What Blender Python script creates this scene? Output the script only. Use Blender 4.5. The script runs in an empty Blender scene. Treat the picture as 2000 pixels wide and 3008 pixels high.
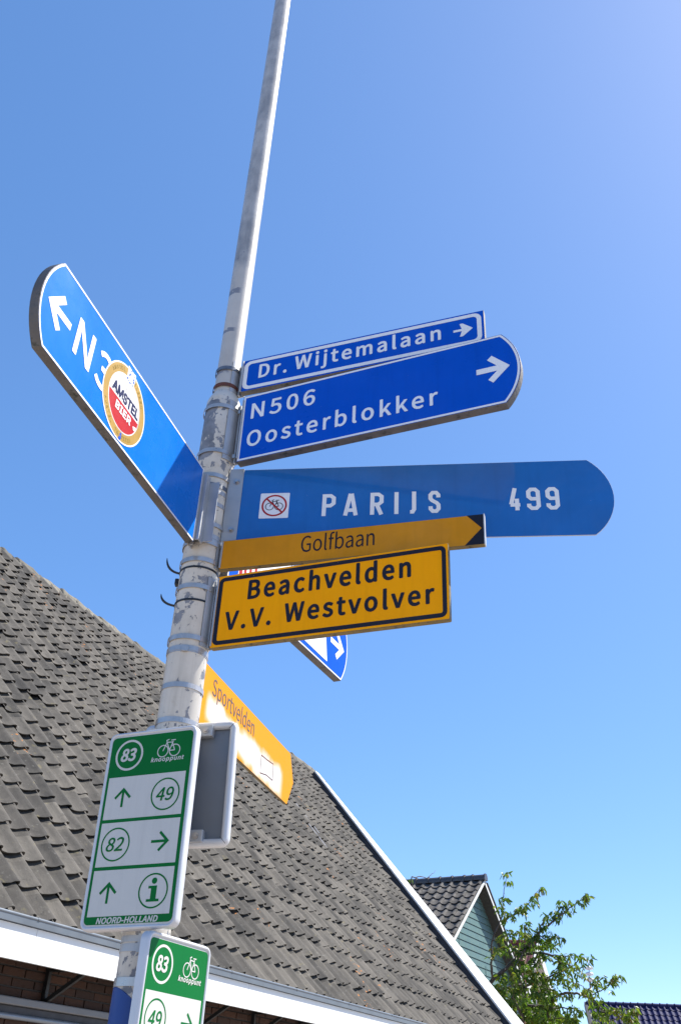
import bpy, bmesh, math, random
import numpy as np
from mathutils import Vector, Matrix
R = math.radians
rng = random.Random(7)
scn = bpy.context.scene

# ------------------------------------------------------------------ camera, sky, sun, exposure
CAM = Vector((0.0, 0.0, 1.6))
F_PX, PITCH, ROLL = 2737.0, R(32.62), R(2.70)      # focal length in pixels of a 2000 x 3008 frame
fwd = Vector((0, math.cos(PITCH), math.sin(PITCH)))
_u = Vector((0, -math.sin(PITCH), math.cos(PITCH)))
_r = Vector((1, 0, 0))
cx = _r * math.cos(ROLL) + _u * math.sin(ROLL)
cy = -_r * math.sin(ROLL) + _u * math.cos(ROLL)
cd = bpy.data.cameras.new('camera')
cd.sensor_fit = 'VERTICAL'
cd.sensor_height = 24.0
cd.lens = F_PX / 3008.0 * 24.0
cd.clip_start = 0.05
cd.clip_end = 2000.0
cam = bpy.data.objects.new('camera', cd)
scn.collection.objects.link(cam)
m = Matrix.Identity(4)
for i in range(3):
    m[i][0], m[i][1], m[i][2], m[i][3] = cx[i], cy[i], -fwd[i], CAM[i]
cam.matrix_world = m
scn.camera = cam

SUN_AZ, SUN_EL = R(73.0), R(53.0)                  # clockwise from +Y
sun_dir = Vector((math.sin(SUN_AZ) * math.cos(SUN_EL), math.cos(SUN_AZ) * math.cos(SUN_EL), math.sin(SUN_EL)))
w = bpy.data.worlds.new('World')
scn.world = w
w.use_nodes = True
wn = w.node_tree.nodes
sky = wn.new('ShaderNodeTexSky')
sky.sky_type = 'NISHITA'
sky.sun_disc = False
sky.sun_elevation = SUN_EL
sky.sun_rotation = SUN_AZ
sky.air_density = 0.7
sky.dust_density = 0.58
sky.ozone_density = 2.5
bg = wn['Background']
bg.inputs['Strength'].default_value = 0.15
hs = wn.new('ShaderNodeHueSaturation')          # the camera's saturated rendering of the blue
hs.inputs['Saturation'].default_value = 1.42
gm = wn.new('ShaderNodeGamma')
gm.inputs['Gamma'].default_value = 0.65
w.node_tree.links.new(sky.outputs[0], gm.inputs['Color'])
w.node_tree.links.new(gm.outputs[0], hs.inputs['Color'])
tn = wn.new('ShaderNodeMix')
tn.data_type = 'RGBA'
tn.blend_type = 'MULTIPLY'
tn.inputs[0].default_value = 1.0
tn.inputs[7].default_value = (1.29, 1.385, 1.56, 1)   # white balance, with a brightness gain for the sky folded in
w.node_tree.links.new(hs.outputs[0], tn.inputs[6])
w.node_tree.links.new(tn.outputs[2], bg.inputs['Color'])
sky.altitude = 300.0
sl = bpy.data.lights.new('sun', 'SUN')
sl.energy = 5.0
sl.angle = R(0.53)
sl.color = (1.0, 0.95, 0.87)
sun = bpy.data.objects.new('sun', sl)
sun.rotation_euler = (-sun_dir).to_track_quat('-Z', 'Y').to_euler()
sun.location = (20, 10, 30)
scn.collection.objects.link(sun)
scn.view_settings.view_transform = 'Standard'
scn.view_settings.look = 'None'
scn.view_settings.gamma = 1.0
scn.view_settings.exposure = 0.92
scn.view_settings.use_curve_mapping = False

# ------------------------------------------------------------------ helpers
UP = Vector((0, 0, 1))


def ray(px, py):
    return cx * ((px - 1000) / F_PX) + cy * ((1504 - py) / F_PX) + fwd


def at_depth(px, py, depth):                       # depth along the optical axis
    return CAM + ray(px, py) * depth


def on_plane(px, py, P, n):
    d = ray(px, py)
    return CAM + d * ((P - CAM).dot(n) / d.dot(n))


def project(P):
    v = P - CAM
    z = v.dot(fwd)
    return 1000 + F_PX * v.dot(cx) / z, 1504 - F_PX * v.dot(cy) / z, z


def link(o, parent=None):
    scn.collection.objects.link(o)
    if parent is not None:
        o.parent = parent
    return o


def thing(name, label, cat, mw, group=None):
    o = bpy.data.objects.new(name, None)
    o.empty_display_size = 0.1
    o.matrix_world = mw
    o['label'] = label
    o['category'] = cat
    if group:
        o['group'] = group
    return link(o)


def tag(o, label, cat, group=None):
    o['label'] = label
    o['category'] = cat
    if group:
        o['group'] = group
    return o


def mk(name, verts, faces, mats, parent=None, smooth=False, fm=None):
    me = bpy.data.meshes.new(name)
    me.from_pydata([tuple(v) for v in verts], [], faces)
    for mt in (mats if isinstance(mats, (list, tuple)) else [mats]):
        me.materials.append(mt)
    if fm:
        me.polygons.foreach_set('material_index', fm)
    if smooth:
        me.polygons.foreach_set('use_smooth', [True] * len(me.polygons))
    me.update()
    return link(bpy.data.objects.new(name, me), parent)


def frame(org, X, Y, Z):
    m = Matrix.Identity(4)
    for i in range(3):
        m[i][0], m[i][1], m[i][2], m[i][3] = X[i], Y[i], Z[i], org[i]
    return m


class MB:
    """collects geometry for one mesh"""

    def __init__(self):
        self.v, self.f = [], []

    def add(self, vs, fs):
        k = len(self.v)
        self.v += [tuple(x) for x in vs]
        self.f += [tuple(i + k for i in q) for q in fs]

    def box(self, a, b, M=None):
        vs = [Vector((x, y, z)) for z in (a[2], b[2]) for y in (a[1], b[1]) for x in (a[0], b[0])]
        if M is not None:
            vs = [M @ p for p in vs]
        self.add(vs, [(0, 2, 3, 1), (4, 5, 7, 6), (0, 1, 5, 4), (2, 6, 7, 3), (0, 4, 6, 2), (1, 3, 7, 5)])

    def bar(self, p, q, wx, wy, side=None):
        d = (q - p)
        L = d.length
        d.normalize()
        s = (side - d * side.dot(d)).normalized() if side is not None else d.orthogonal().normalized()
        t = d.cross(s)
        M = frame(p, s, t, d)
        self.box((-wx / 2, -wy / 2, 0), (wx / 2, wy / 2, L), M)

    def tube(self, pts, rad, n=8, cap=True):
        rings = []
        pts = [Vector(p) for p in pts]
        prev = None
        for i, p in enumerate(pts):
            d = (pts[min(i + 1, len(pts) - 1)] - pts[max(i - 1, 0)]).normalized()
            s = d.orthogonal().normalized() if prev is None else (prev - d * prev.dot(d)).normalized()
            prev = s
            t = d.cross(s)
            r = rad[i] if isinstance(rad, (list, tuple)) else rad
            rings.append([p + (s * math.cos(2 * math.pi * j / n) + t * math.sin(2 * math.pi * j / n)) * r for j in range(n)])
        vs = [x for rg in rings for x in rg]
        fs = [(i * n + j, i * n + (j + 1) % n, (i + 1) * n + (j + 1) % n, (i + 1) * n + j)
              for i in range(len(pts) - 1) for j in range(n)]
        if cap:
            fs.append(tuple(range(n - 1, -1, -1)))
            fs.append(tuple((len(pts) - 1) * n + j for j in range(n)))
        self.add(vs, fs)

    def build(self, name, mat, parent=None, smooth=False, bevel=0.0, autosmooth=None):
        o = mk(name, self.v, self.f, mat, parent, smooth)
        if bevel:
            bv(o, bevel)
        if autosmooth:
            o.data.set_sharp_from_angle(angle=R(autosmooth))
        return o


def bv(o, wd, seg=2):
    bm = bmesh.new()
    bm.from_mesh(o.data)
    bmesh.ops.bevel(bm, geom=list(bm.edges), offset=wd, segments=seg, affect='EDGES', profile=0.5, clamp_overlap=True)
    bm.to_mesh(o.data)
    bm.free()


def offset_poly(poly, d):                           # convex, counter-clockwise; d > 0 goes inwards
    n = len(poly)
    out = []
    for i in range(n):
        a, b, c = Vector(poly[i - 1]), Vector(poly[i]), Vector(poly[(i + 1) % n])
        e1, e2 = (b - a).normalized(), (c - b).normalized()
        n1, n2 = Vector((-e1.y, e1.x)), Vector((-e2.y, e2.x))
        k = (n1 + n2)
        k = k / max(0.35, k.dot(n1))
        p = b + k * d
        out.append((p.x, p.y))
    return out


def rrect(x0, y0, x1, y1, r, n=6):
    out = []
    for cx_, cy_, a0 in ((x1 - r, y0 + r, -90), (x1 - r, y1 - r, 0), (x0 + r, y1 - r, 90), (x0 + r, y0 + r, 180)):
        for k in range(n + 1):
            a = R(a0 + 90 * k / n)
            out.append((cx_ + r * math.cos(a), cy_ + r * math.sin(a)))
    return out


def plate(name, poly, t, mats, parent, bevel=0.0015, z=0.0):
    """extruded outline: front face at z, back at z - t; mats = front, side/back"""
    n = len(poly)
    vs = [(x, y, z) for x, y in poly] + [(x, y, z - t) for x, y in poly]
    fs = [tuple(range(n)), tuple(range(2 * n - 1, n - 1, -1))]
    fs += [(i, i + n, (i + 1) % n + n, (i + 1) % n) for i in range(n)]
    o = mk(name, vs, fs, mats, parent, fm=[0] + [1] * (n + 1) if len(mats) > 1 else None)
    if bevel:
        bm = bmesh.new()
        bm.from_mesh(o.data)
        ed = [e for e in bm.edges if len({v.co.z > z - t / 2 for v in e.verts}) == 1]
        bmesh.ops.bevel(bm, geom=ed, offset=bevel, segments=2, affect='EDGES', profile=0.5, clamp_overlap=True, material=1 if len(mats) > 1 else -1)
        bm.to_mesh(o.data)
        bm.free()
    return o


def flat(name, poly, mat, parent, z):
    return mk(name, [(x, y, z) for x, y in poly], [tuple(range(len(poly)))], mat, parent)


def ring_strip(name, outer, inner, mat, parent, z):
    n = len(outer)
    vs = [(x, y, z) for x, y in outer] + [(x, y, z) for x, y in inner]
    return mk(name, vs, [(i, (i + 1) % n, (i + 1) % n + n, i + n) for i in range(n)], mat, parent)


def circ(x, y, r, n=40):
    return [(x + r * math.cos(2 * math.pi * k / n), y + r * math.sin(2 * math.pi * k / n)) for k in range(n)]


def strokes(name, lines, wd, mat, parent, z):
    mb = MB()
    for ln in lines:
        pts = [Vector((p[0], p[1])) for p in ln]
        L, Rr = [], []
        for i, p in enumerate(pts):
            d1 = (pts[i] - pts[i - 1]).normalized() if i else (pts[1] - pts[0]).normalized()
            d2 = (pts[i + 1] - pts[i]).normalized() if i < len(pts) - 1 else d1
            n1, n2 = Vector((-d1.y, d1.x)), Vector((-d2.y, d2.x))
            k = n1 + n2
            k = k / max(0.4, k.dot(n1)) * wd / 2
            L.append(p + k)
            Rr.append(p - k)
        n = len(pts)
        mb.add([(p.x, p.y, z) for p in L] + [(p.x, p.y, z) for p in Rr],
               [(i + n, i + n + 1, i + 1, i) for i in range(n - 1)])
        z += 0.00004
    return mb.build(name, mat, parent)


# ------------------------------------------------------------------ fonts (Blender's own)
def load_font(fn):
    try:
        import os
        p = os.path.join(bpy.utils.system_resource('DATAFILES'), 'fonts', fn)
        return bpy.data.fonts.load(p)
    except Exception:
        return None


F_HUM = load_font('Noto Sans CJK Regular.woff2') or load_font('Inter.woff2')
F_GRO = load_font('Inter.woff2')


def text_mesh(body, font, bold, space):
    cu = bpy.data.curves.new('lettering', 'FONT')
    cu.body = body
    if font:
        cu.font = font
    cu.size = 1.0
    cu.space_character = space
    cu.resolution_u = 4
    o = bpy.data.objects.new('lettering', cu)
    scn.collection.objects.link(o)
    dg = bpy.context.evaluated_depsgraph_get()
    me = bpy.data.meshes.new_from_object(o.evaluated_get(dg))
    bpy.data.objects.remove(o)
    bpy.data.curves.remove(cu)
    return me


_cap = {}


def text(parent, body, x0, x1, yb, cap, mat, font=None, bold=0.0, space=1.0, shear=0.0, z=0.0008, name='lettering', rot=0.0):
    font = font or F_GRO
    key = font.name if font else ''
    if key not in _cap:
        h = text_mesh('H', font, 0, 1.0)
        _cap[key] = max(v.co.y for v in h.vertices)
        bpy.data.meshes.remove(h)
    me = text_mesh(body, font, bold, space)
    n = len(me.vertices)
    co = np.empty(n * 3)
    me.vertices.foreach_get('co', co)
    co = co.reshape(-1, 3)
    sy = cap / _cap[key]
    co[:, 1] *= sy
    lo, hi = co[:, 0].min(), co[:, 0].max()
    co[:, 0] = (co[:, 0] - lo) / (hi - lo) * (x1 - x0) + x0
    co[:, 0] += co[:, 1] * shear
    co[:, 1] += yb
    co[:, 2] = z
    if rot:
        c_, s_ = math.cos(rot), math.sin(rot)
        mx, my = (x0 + x1) / 2, yb
        dx, dy = co[:, 0] - mx, co[:, 1] - my
        co[:, 0], co[:, 1] = mx + dx * c_ - dy * s_, my + dx * s_ + dy * c_
    fcs = [tuple(p.vertices) for p in me.polygons]
    bpy.data.meshes.remove(me)
    mb = MB()
    if bold > 0:                                     # embolden: stacked copies shifted round a small circle
        d_ = bold * sy
        q = 0
        for rr, cnt in ((0, 1), (0.5, 6), (1.0, 10)):
            for i in range(cnt):
                a = 2 * math.pi * i / cnt
                c2 = co + np.array([math.cos(a) * d_ * rr, math.sin(a) * d_ * rr, 0.00002 * q])
                mb.add(c2.tolist(), fcs)
                q += 1
    else:
        mb.add(co.tolist(), fcs)
    return mb.build(name, mat, parent)


# ------------------------------------------------------------------ materials
class NT:
    def __init__(self, name):
        self.m = bpy.data.materials.new(name)
        self.m.use_nodes = True
        self.t = self.m.node_tree
        self.b = self.t.nodes['Principled BSDF']

    def n(self, kind, **kw):
        nd = self.t.nodes.new(kind)
        for k, v in kw.items():
            setattr(nd, k, v)
        return nd

    def l(self, a, b):
        self.t.links.new(a, b)

    def coord(self, kind='Object', obj=None):
        nd = self.n('ShaderNodeTexCoord')
        if obj is not None:
            nd.object = obj
        return nd.outputs[kind]

    def noise(self, co, scale, detail=4, rough=0.55, dim='3D', dist=0.0):
        nd = self.n('ShaderNodeTexNoise', noise_dimensions=dim)
        self.l(co, nd.inputs['Vector'])
        nd.inputs['Scale'].default_value = scale
        nd.inputs['Detail'].default_value = detail
        nd.inputs['Roughness'].default_value = rough
        nd.inputs['Distortion'].default_value = dist
        return nd.outputs['Fac']

    def mapr(self, v, a, b, c=0.0, d=1.0, smooth=False):
        nd = self.n('ShaderNodeMapRange')
        if smooth:
            nd.interpolation_type = 'SMOOTHSTEP'
        self.l(v, nd.inputs['Value'])
        for k, x in zip(('From Min', 'From Max', 'To Min', 'To Max'), (a, b, c, d)):
            nd.inputs[k].default_value = x
        return nd.outputs['Result']

    def math(self, op, a, b=None):
        nd = self.n('ShaderNodeMath', operation=op)
        for i, x in enumerate((a, b)):
            if x is None:
                continue
            if isinstance(x, (int, float)):
                nd.inputs[i].default_value = x
            else:
                self.l(x, nd.inputs[i])
        return nd.outputs[0]

    def mix(self, fac, a, b, blend='MIX'):
        nd = self.n('ShaderNodeMix', data_type='RGBA', blend_type=blend)
        for key, x in ((0, fac), (6, a), (7, b)):
            if isinstance(x, (int, float)):
                nd.inputs[key].default_value = x
            elif isinstance(x, (tuple, list)):
                nd.inputs[key].default_value = (*x[:3], 1)
            else:
                self.l(x, nd.inputs[key])
        return nd.outputs[2]

    def color(self, c):
        if isinstance(c, (tuple, list)):
            self.b.inputs['Base Color'].default_value = (*c[:3], 1)
        else:
            self.l(c, self.b.inputs['Base Color'])

    def set(self, **kw):
        for k, v in kw.items():
            k = k.replace('_', ' ')
            if isinstance(v, (int, float)):
                self.b.inputs[k].default_value = v
            else:
                self.l(v, self.b.inputs[k])

    def bump(self, h, strength, dist=0.01):
        nd = self.n('ShaderNodeBump')
        nd.inputs['Strength'].default_value = strength
        nd.inputs['Distance'].default_value = dist
        self.l(h, nd.inputs['Height'])
        self.l(nd.outputs[0], self.b.inputs['Normal'])


def mat_simple(name, col, rough=0.5, metal=0.0, var=0.08, scale=6.0, bump=0.0, bscale=60.0, spec=0.5, dirt=None, dirtcut=0.6):
    k = NT(name)
    co = k.coord()
    nz = k.noise(co, scale, 5)
    a = tuple(max(0, c * (1 - var)) for c in col)
    b = tuple(min(1, c * (1 + var)) for c in col)
    c = k.mix(k.mapr(nz, 0.3, 0.7), a, b)
    if dirt:
        d = k.noise(co, scale * 3.1, 6, 0.65)
        c = k.mix(k.mapr(d, dirtcut, dirtcut + 0.12), c, dirt)
    k.color(c)
    k.set(Roughness=k.mapr(k.noise(co, scale * 2, 4), 0.3, 0.7, max(0.02, rough * 0.8), min(1, rough * 1.2)), Metallic=metal, Specular_IOR_Level=spec)
    if bump:
        k.bump(k.noise(co, bscale, 4), bump)
    return k.m


def film(name, col, rough=0.3, var=0.05, spec=0.22, grime=0.12):
    """reflective sign sheeting: slightly uneven, a little dusty, tiny pale scratches and specks"""
    k = NT(name)
    co = k.coord()
    nz = k.noise(co, 5.0, 5, 0.6)
    c = k.mix(k.mapr(nz, 0.3, 0.7), tuple(x * (1 - var) for x in col), tuple(min(1, x * (1 + var)) for x in col))
    dn = k.noise(co, 2.4, 7, 0.7, dist=0.6)
    c = k.mix(k.math('MULTIPLY', k.mapr(dn, 0.45, 0.8), grime * 0.3), c, (0.35, 0.34, 0.31))
    mp = k.n('ShaderNodeMapping')
    k.l(co, mp.inputs[0])
    mp.inputs['Scale'].default_value = (34, 2.6, 1)
    stk = k.math('MULTIPLY', k.mapr(k.noise(mp.outputs[0], 1.0, 4, 0.6), 0.5, 0.75), 0.22)
    c = k.mix(stk, c, tuple(x * 0.62 for x in col))
    sp = k.noise(co, 150, 2)
    c = k.mix(k.math('MULTIPLY', k.mapr(sp, 0.76, 0.8), 0.6), c, (0.6, 0.62, 0.65))
    k.color(c)
    k.set(Roughness=k.mapr(nz, 0.3, 0.7, rough * 0.8, rough * 1.25), Specular_IOR_Level=spec)
    k.bump(k.noise(co, 9, 3), 0.06, 0.004)
    return k.m


BLUE = film('sign_blue_film', (0.0005, 0.080, 0.50), 0.30, spec=0.14, grime=0.06)
BLUE2 = film('bicycle_route_blue_panel', (0.012, 0.130, 0.42), 0.07, 0.10, 0.5, 0.2)
BLUE_LIT = film('sunlit_blue_film', (0.004, 0.15, 0.58), 0.26, spec=0.16, grime=0.06)  # lighter copy of the sign blue: sunlight on the face put into the colour
YEL = film('yellow_film', (1.0, 0.375, 0.0003), 0.45, spec=0.07, grime=0.04)
YEL2 = film('weathered_yellow_film', (0.62, 0.25, 0.008), 0.5, 0.12, spec=0.12, grime=0.25)
WHT = film('white_print', (0.80, 0.80, 0.80), 0.35, 0.03, grime=0.15)
WHT2 = film('white_panel_film', (0.56, 0.55, 0.51), 0.4, 0.03, grime=0.1)
BLK = film('black_print', (0.012, 0.012, 0.02), 0.4, 0.05, grime=0.1)
GRN = film('green_film', (0.003, 0.135, 0.026), 0.4, 0.05, spec=0.1, grime=0.03)
RED = film('red_print', (0.42, 0.018, 0.018), 0.35, 0.06)
GOLD = film('gold_print', (0.40, 0.25, 0.055), 0.35, 0.15)
NAVY = film('navy_print', (0.015, 0.02, 0.07), 0.35, 0.05)
EDGE = mat_simple('weathered_aluminium_edge', (0.115, 0.105, 0.095), 0.6, 0.1, 0.25, 9, 0.15, 90, dirt=(0.035, 0.038, 0.028), dirtcut=0.56)
EDGE_L = mat_simple('light_aluminium_edge', (0.45, 0.46, 0.47), 0.5, 0.3, 0.12, 9)
EDGE_Y = mat_simple('grimy_yellow_edge', (0.16, 0.11, 0.03), 0.6, 0.0, 0.3, 12, dirt=(0.03, 0.035, 0.02), dirtcut=0.55)
ALU = mat_simple('aluminium_bracket', (0.40, 0.41, 0.42), 0.45, 0.35, 0.10, 12, 0.05, 120, dirt=(0.18, 0.17, 0.16), dirtcut=0.66)
STEEL = mat_simple('bright_steel_strap', (0.46, 0.44, 0.42), 0.33, 0.6, 0.15, 20)
BOLT = mat_simple('bolt_steel', (0.45, 0.43, 0.42), 0.35, 0.9, 0.15, 40)
RUST = mat_simple('rusty_strap', (0.13, 0.045, 0.03), 0.7, 0.2, 0.2, 30)
DARKBAND = mat_simple('dark_strap', (0.16, 0.17, 0.19), 0.4, 0.6, 0.2, 30)
BLKP = mat_simple('black_plastic', (0.012, 0.012, 0.013), 0.4, 0, 0.2, 30)
FRAMEW = mat_simple('silver_white_frame', (0.58, 0.58, 0.585), 0.38, 0.2, 0.05, 8, dirt=(0.42, 0.39, 0.33), dirtcut=0.72)
BACK = mat_simple('grey_aluminium_back', (0.17, 0.185, 0.205), 0.5, 0.35, 0.12, 4, dirt=(0.12, 0.12, 0.12), dirtcut=0.62)


def pole_paint():
    k = NT('chipped_cream_paint')
    co = k.coord()
    sep = k.n('ShaderNodeSeparateXYZ')
    k.l(co, sep.inputs[0])
    z = sep.outputs[2]
    # where paint has flaked most: the shoulder of the thick tube and two bands lower down
    def band(lo, hi, soft):
        return k.math('MULTIPLY', k.mapr(z, lo - soft, lo, 0, 1, True), k.mapr(z, hi, hi + soft, 1, 0, True))
    left = k.mapr(k.math('ADD', sep.outputs[0], k.mapr(k.noise(co, 22, 4), 0.3, 0.7, -0.012, 0.012)), -0.008, -0.004, 1.0, 0.0)
    wear = k.math('MULTIPLY', band(3.64, 3.915, 0.012), k.math('MULTIPLY', left, 1.6))
    wear = k.math('MAXIMUM', wear, k.math('MULTIPLY', band(3.60, 3.93, 0.03), 0.42))
    wear = k.math('MAXIMUM', wear, k.math('MULTIPLY', band(2.96, 3.16, 0.05), 0.45))
    wear = k.math('MAXIMUM', wear, k.math('MULTIPLY', band(2.50, 2.62, 0.04), 0.55))
    wear = k.math('MAXIMUM', wear, k.math('MULTIPLY', band(2.70, 2.82, 0.03), k.mapr(sep.outputs[0], 0.0, 0.05, 0.0, 0.55)))
    wear = k.math('MAXIMUM', wear, k.math('MULTIPLY', band(1.5, 1.99, 0.02), 0.4))
    mp = k.n('ShaderNodeMapping')
    k.l(co, mp.inputs[0])
    mp.inputs['Scale'].default_value = (1, 1, 0.7)
    nz = k.noise(mp.outputs[0], 30, 5, 0.6, dist=0.3)
    thr = k.math('ADD', nz, k.math('MULTIPLY', wear, 0.17))
    chip = k.mapr(thr, 0.645, 0.655)
    fine = k.mapr(k.noise(co, 70, 3, 0.5), 0.705, 0.715)
    chip = k.math('MAXIMUM', chip, fine)
    halo = k.math('MULTIPLY', k.mapr(thr, 0.60, 0.65), 0.35)
    rust = k.math('MULTIPLY', k.mapr(k.noise(co, 11, 6, 0.7), 0.58, 0.72), 0.30)
    base = k.mix(k.mapr(k.noise(co, 3.5, 6, 0.65), 0.3, 0.7), (0.50, 0.46, 0.395), (0.66, 0.62, 0.55))
    mp2 = k.n('ShaderNodeMapping')
    k.l(co, mp2.inputs[0])
    mp2.inputs['Scale'].default_value = (40, 40, 1.5)
    st = k.noise(mp2.outputs[0], 1.0, 4, 0.6)
    base = k.mix(k.math('MULTIPLY', k.mapr(st, 0.55, 0.75), 0.35), base, (0.33, 0.31, 0.27))
    base = k.mix(rust, base, (0.30, 0.22, 0.13))
    base = k.mix(halo, base, (0.36, 0.33, 0.28))
    under = k.mix(k.mapr(k.noise(co, 25, 4), 0.3, 0.7), (0.13, 0.14, 0.16), (0.25, 0.26, 0.29))
    k.color(k.mix(chip, base, under))
    k.set(Roughness=k.mapr(chip, 0, 1, 0.36, 0.5), Specular_IOR_Level=0.45)
    k.bump(k.math('MULTIPLY', chip, -1.0), 0.5, 0.0012)
    return k.m


def galv():
    k = NT('galvanised_mast')
    co = k.coord()
    mp = k.n('ShaderNodeMapping')
    k.l(co, mp.inputs[0])
    mp.inputs['Scale'].default_value = (1, 1, 0.5)
    nz = k.noise(mp.outputs[0], 14, 6, 0.65)
    nz2 = k.noise(mp.outputs[0], 55, 5, 0.7)
    c = k.mix(k.mapr(nz, 0.36, 0.64), (0.27, 0.27, 0.27), (0.46, 0.45, 0.43))
    c = k.mix(k.math('MULTIPLY', k.mapr(nz2, 0.55, 0.7), 0.3), c, (0.18, 0.18, 0.19))
    sep = k.n('ShaderNodeSeparateXYZ')
    k.l(co, sep.inputs[0])
    sc = k.math('ADD', k.noise(co, 30, 4, 0.6), k.mapr(sep.outputs[2], 3.9, 7.0, 0.03, -0.03))
    c = k.mix(k.mapr(sc, 0.70, 0.715), c, (0.13, 0.15, 0.20))
    cream = k.mix(k.mapr(k.noise(co, 5, 5), 0.3, 0.7), (0.42, 0.39, 0.35), (0.58, 0.55, 0.50))
    edge = k.math('ADD', sep.outputs[2], k.mapr(k.noise(co, 8, 3), 0.3, 0.7, -0.12, 0.12))
    c = k.mix(k.mapr(edge, 4.62, 4.75), cream, c)
    # bare bands where old straps sat
    for zb, h in ((4.545, 0.016), (4.315, 0.010), (4.085, 0.010)):
        bnd = k.math('LESS_THAN', k.math('ABSOLUTE', k.math('SUBTRACT', k.math('ADD', sep.outputs[2], k.mapr(k.noise(co, 40, 3), 0.3, 0.7, -0.004, 0.004)), zb)), h)
        bnd = k.math('MULTIPLY', bnd, k.math('MULTIPLY', k.mapr(sep.outputs[0], 0.0, 0.012, 1, 0), k.mapr(k.noise(co, 55, 3), 0.36, 0.40)))
        c = k.mix(bnd, c, (0.22, 0.225, 0.25))
    k.color(c)
    k.set(Roughness=0.40, Metallic=0.1, Specular_IOR_Level=0.5)
    k.bump(nz, 0.1, 0.003)
    return k.m


# ------------------------------------------------------------------ ground
k = NT('street_paving')
co = k.coord()
br = k.n('ShaderNodeTexBrick')
k.l(co, br.inputs['Vector'])
br.inputs['Scale'].default_value = 4.5
br.inputs['Color1'].default_value = (0.30, 0.24, 0.20, 1)
br.inputs['Color2'].default_value = (0.36, 0.31, 0.27, 1)
br.inputs['Mortar'].default_value = (0.17, 0.16, 0.14, 1)
k.color(k.mix(k.mapr(k.noise(co, 0.4, 5), 0.3, 0.7, 0, 0.35), br.outputs['Color'], (0.30, 0.29, 0.27)))
k.set(Roughness=0.85)
g = mk('ground', [(-600, -600, 0), (600, -600, 0), (600, 600, 0), (-600, 600, 0)], [(0, 1, 2, 3)], k.m)
g['kind'] = 'structure'

# ------------------------------------------------------------------ the farm-like building with the big tiled roof
RY = R(24.76)
E_ = Vector((math.sin(RY), math.cos(RY), 0))        # along the eave, away from the camera
O_ = Vector((math.cos(RY), -math.sin(RY), 0))       # horizontally outwards from the eave
AL = R(49.1)
B_ = -O_ * math.cos(AL) + UP * math.sin(AL)         # up the slope
N_ = E_.cross(B_)
P0 = Vector((-1.490, 7.751, 2.6))                   # gutter lip
WALL_D = 0.44
S0, S1, TLEN = -4.0, 14.28, 7.92

barn = thing('tiled_farm_building', 'low building under a huge steep roof of weathered grey pantiles with white eave board', 'building',
             Matrix.Translation((P0.x - O_.x * 4 + E_.x * 5, P0.y - O_.y * 4 + E_.y * 5, 0)))
barn_inv = barn.matrix_world.inverted()
RF = frame(P0 - UP * 0.062 - O_ * 0.06, E_, B_, N_)               # roof frame: x along eave, y up slope, z outwards
EF = frame(P0, E_, O_, UP).copy()
EF = frame(Vector((P0.x, P0.y, 0)), O_, E_, UP)      # eave frame: x outwards, y along eave, z up


def under(o, parent, mw):
    """place o in world coordinates below a parent"""
    o.parent = parent
    o.matrix_parent_inverse = Matrix.Identity(4)
    o.matrix_basis = world_of(parent).inverted() @ mw
    return o


def world_of(o):
    m = o.matrix_basis.copy()
    while o.parent is not None:
        o = o.parent
        m = o.matrix_basis @ m
    return m


BPAINT = mat_simple('white_painted_board', (0.68, 0.69, 0.67), 0.55, 0, 0.03, 2.5, 0.08, 40, dirt=(0.68, 0.68, 0.65), dirtcut=0.62)
ZINC = mat_simple('zinc_gutter', (0.135, 0.155, 0.175), 0.45, 0.2, 0.12, 5, dirt=(0.25, 0.23, 0.20), dirtcut=0.66)
LEAD = mat_simple('dark_lead', (0.035, 0.037, 0.045), 0.6, 0.1, 0.2, 8)
IRON = mat_simple('black_iron', (0.010, 0.011, 0.011), 0.5, 0, 0.2, 20)
SOFFIT = mat_simple('brown_soffit', (0.05, 0.04, 0.03), 0.7, 0, 0.2, 5)
UNDERLAY = mat_simple('dark_underlay', (0.03, 0.03, 0.03), 0.9)
MORTAR = mat_simple('grey_mortar', (0.05, 0.045, 0.04), 0.9, 0, 0.2, 30)

# roof part (its underlay), with the tiles as sub-parts
mb = MB()
mb.box((S0, -0.02, -0.10), (S1, TLEN, -0.025))
roof = mb.build('roof', UNDERLAY)
under(roof, barn, RF)
ridge_w = RF @ Vector((0, TLEN, 0))
mb = MB()   # far slope and walls, simple
W0 = P0 - O_ * WALL_D
half = (ridge_w - W0).dot(-O_)
inv = EF.inverted()
rz = (EF.inverted() @ ridge_w)
bx, bz = rz.x, rz.z
mb.add([(bx, S0, bz - 0.05), (bx, S1, bz - 0.05), (2 * bx + 0.1, S1, 2.6), (2 * bx + 0.1, S0, 2.6)], [(3, 2, 1, 0)])
fs = under(mb.build('far_roof_slope', UNDERLAY), barn, EF)

# tile material (coordinates in the roof frame, so each tile has its own tint)
ref = roof


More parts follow.
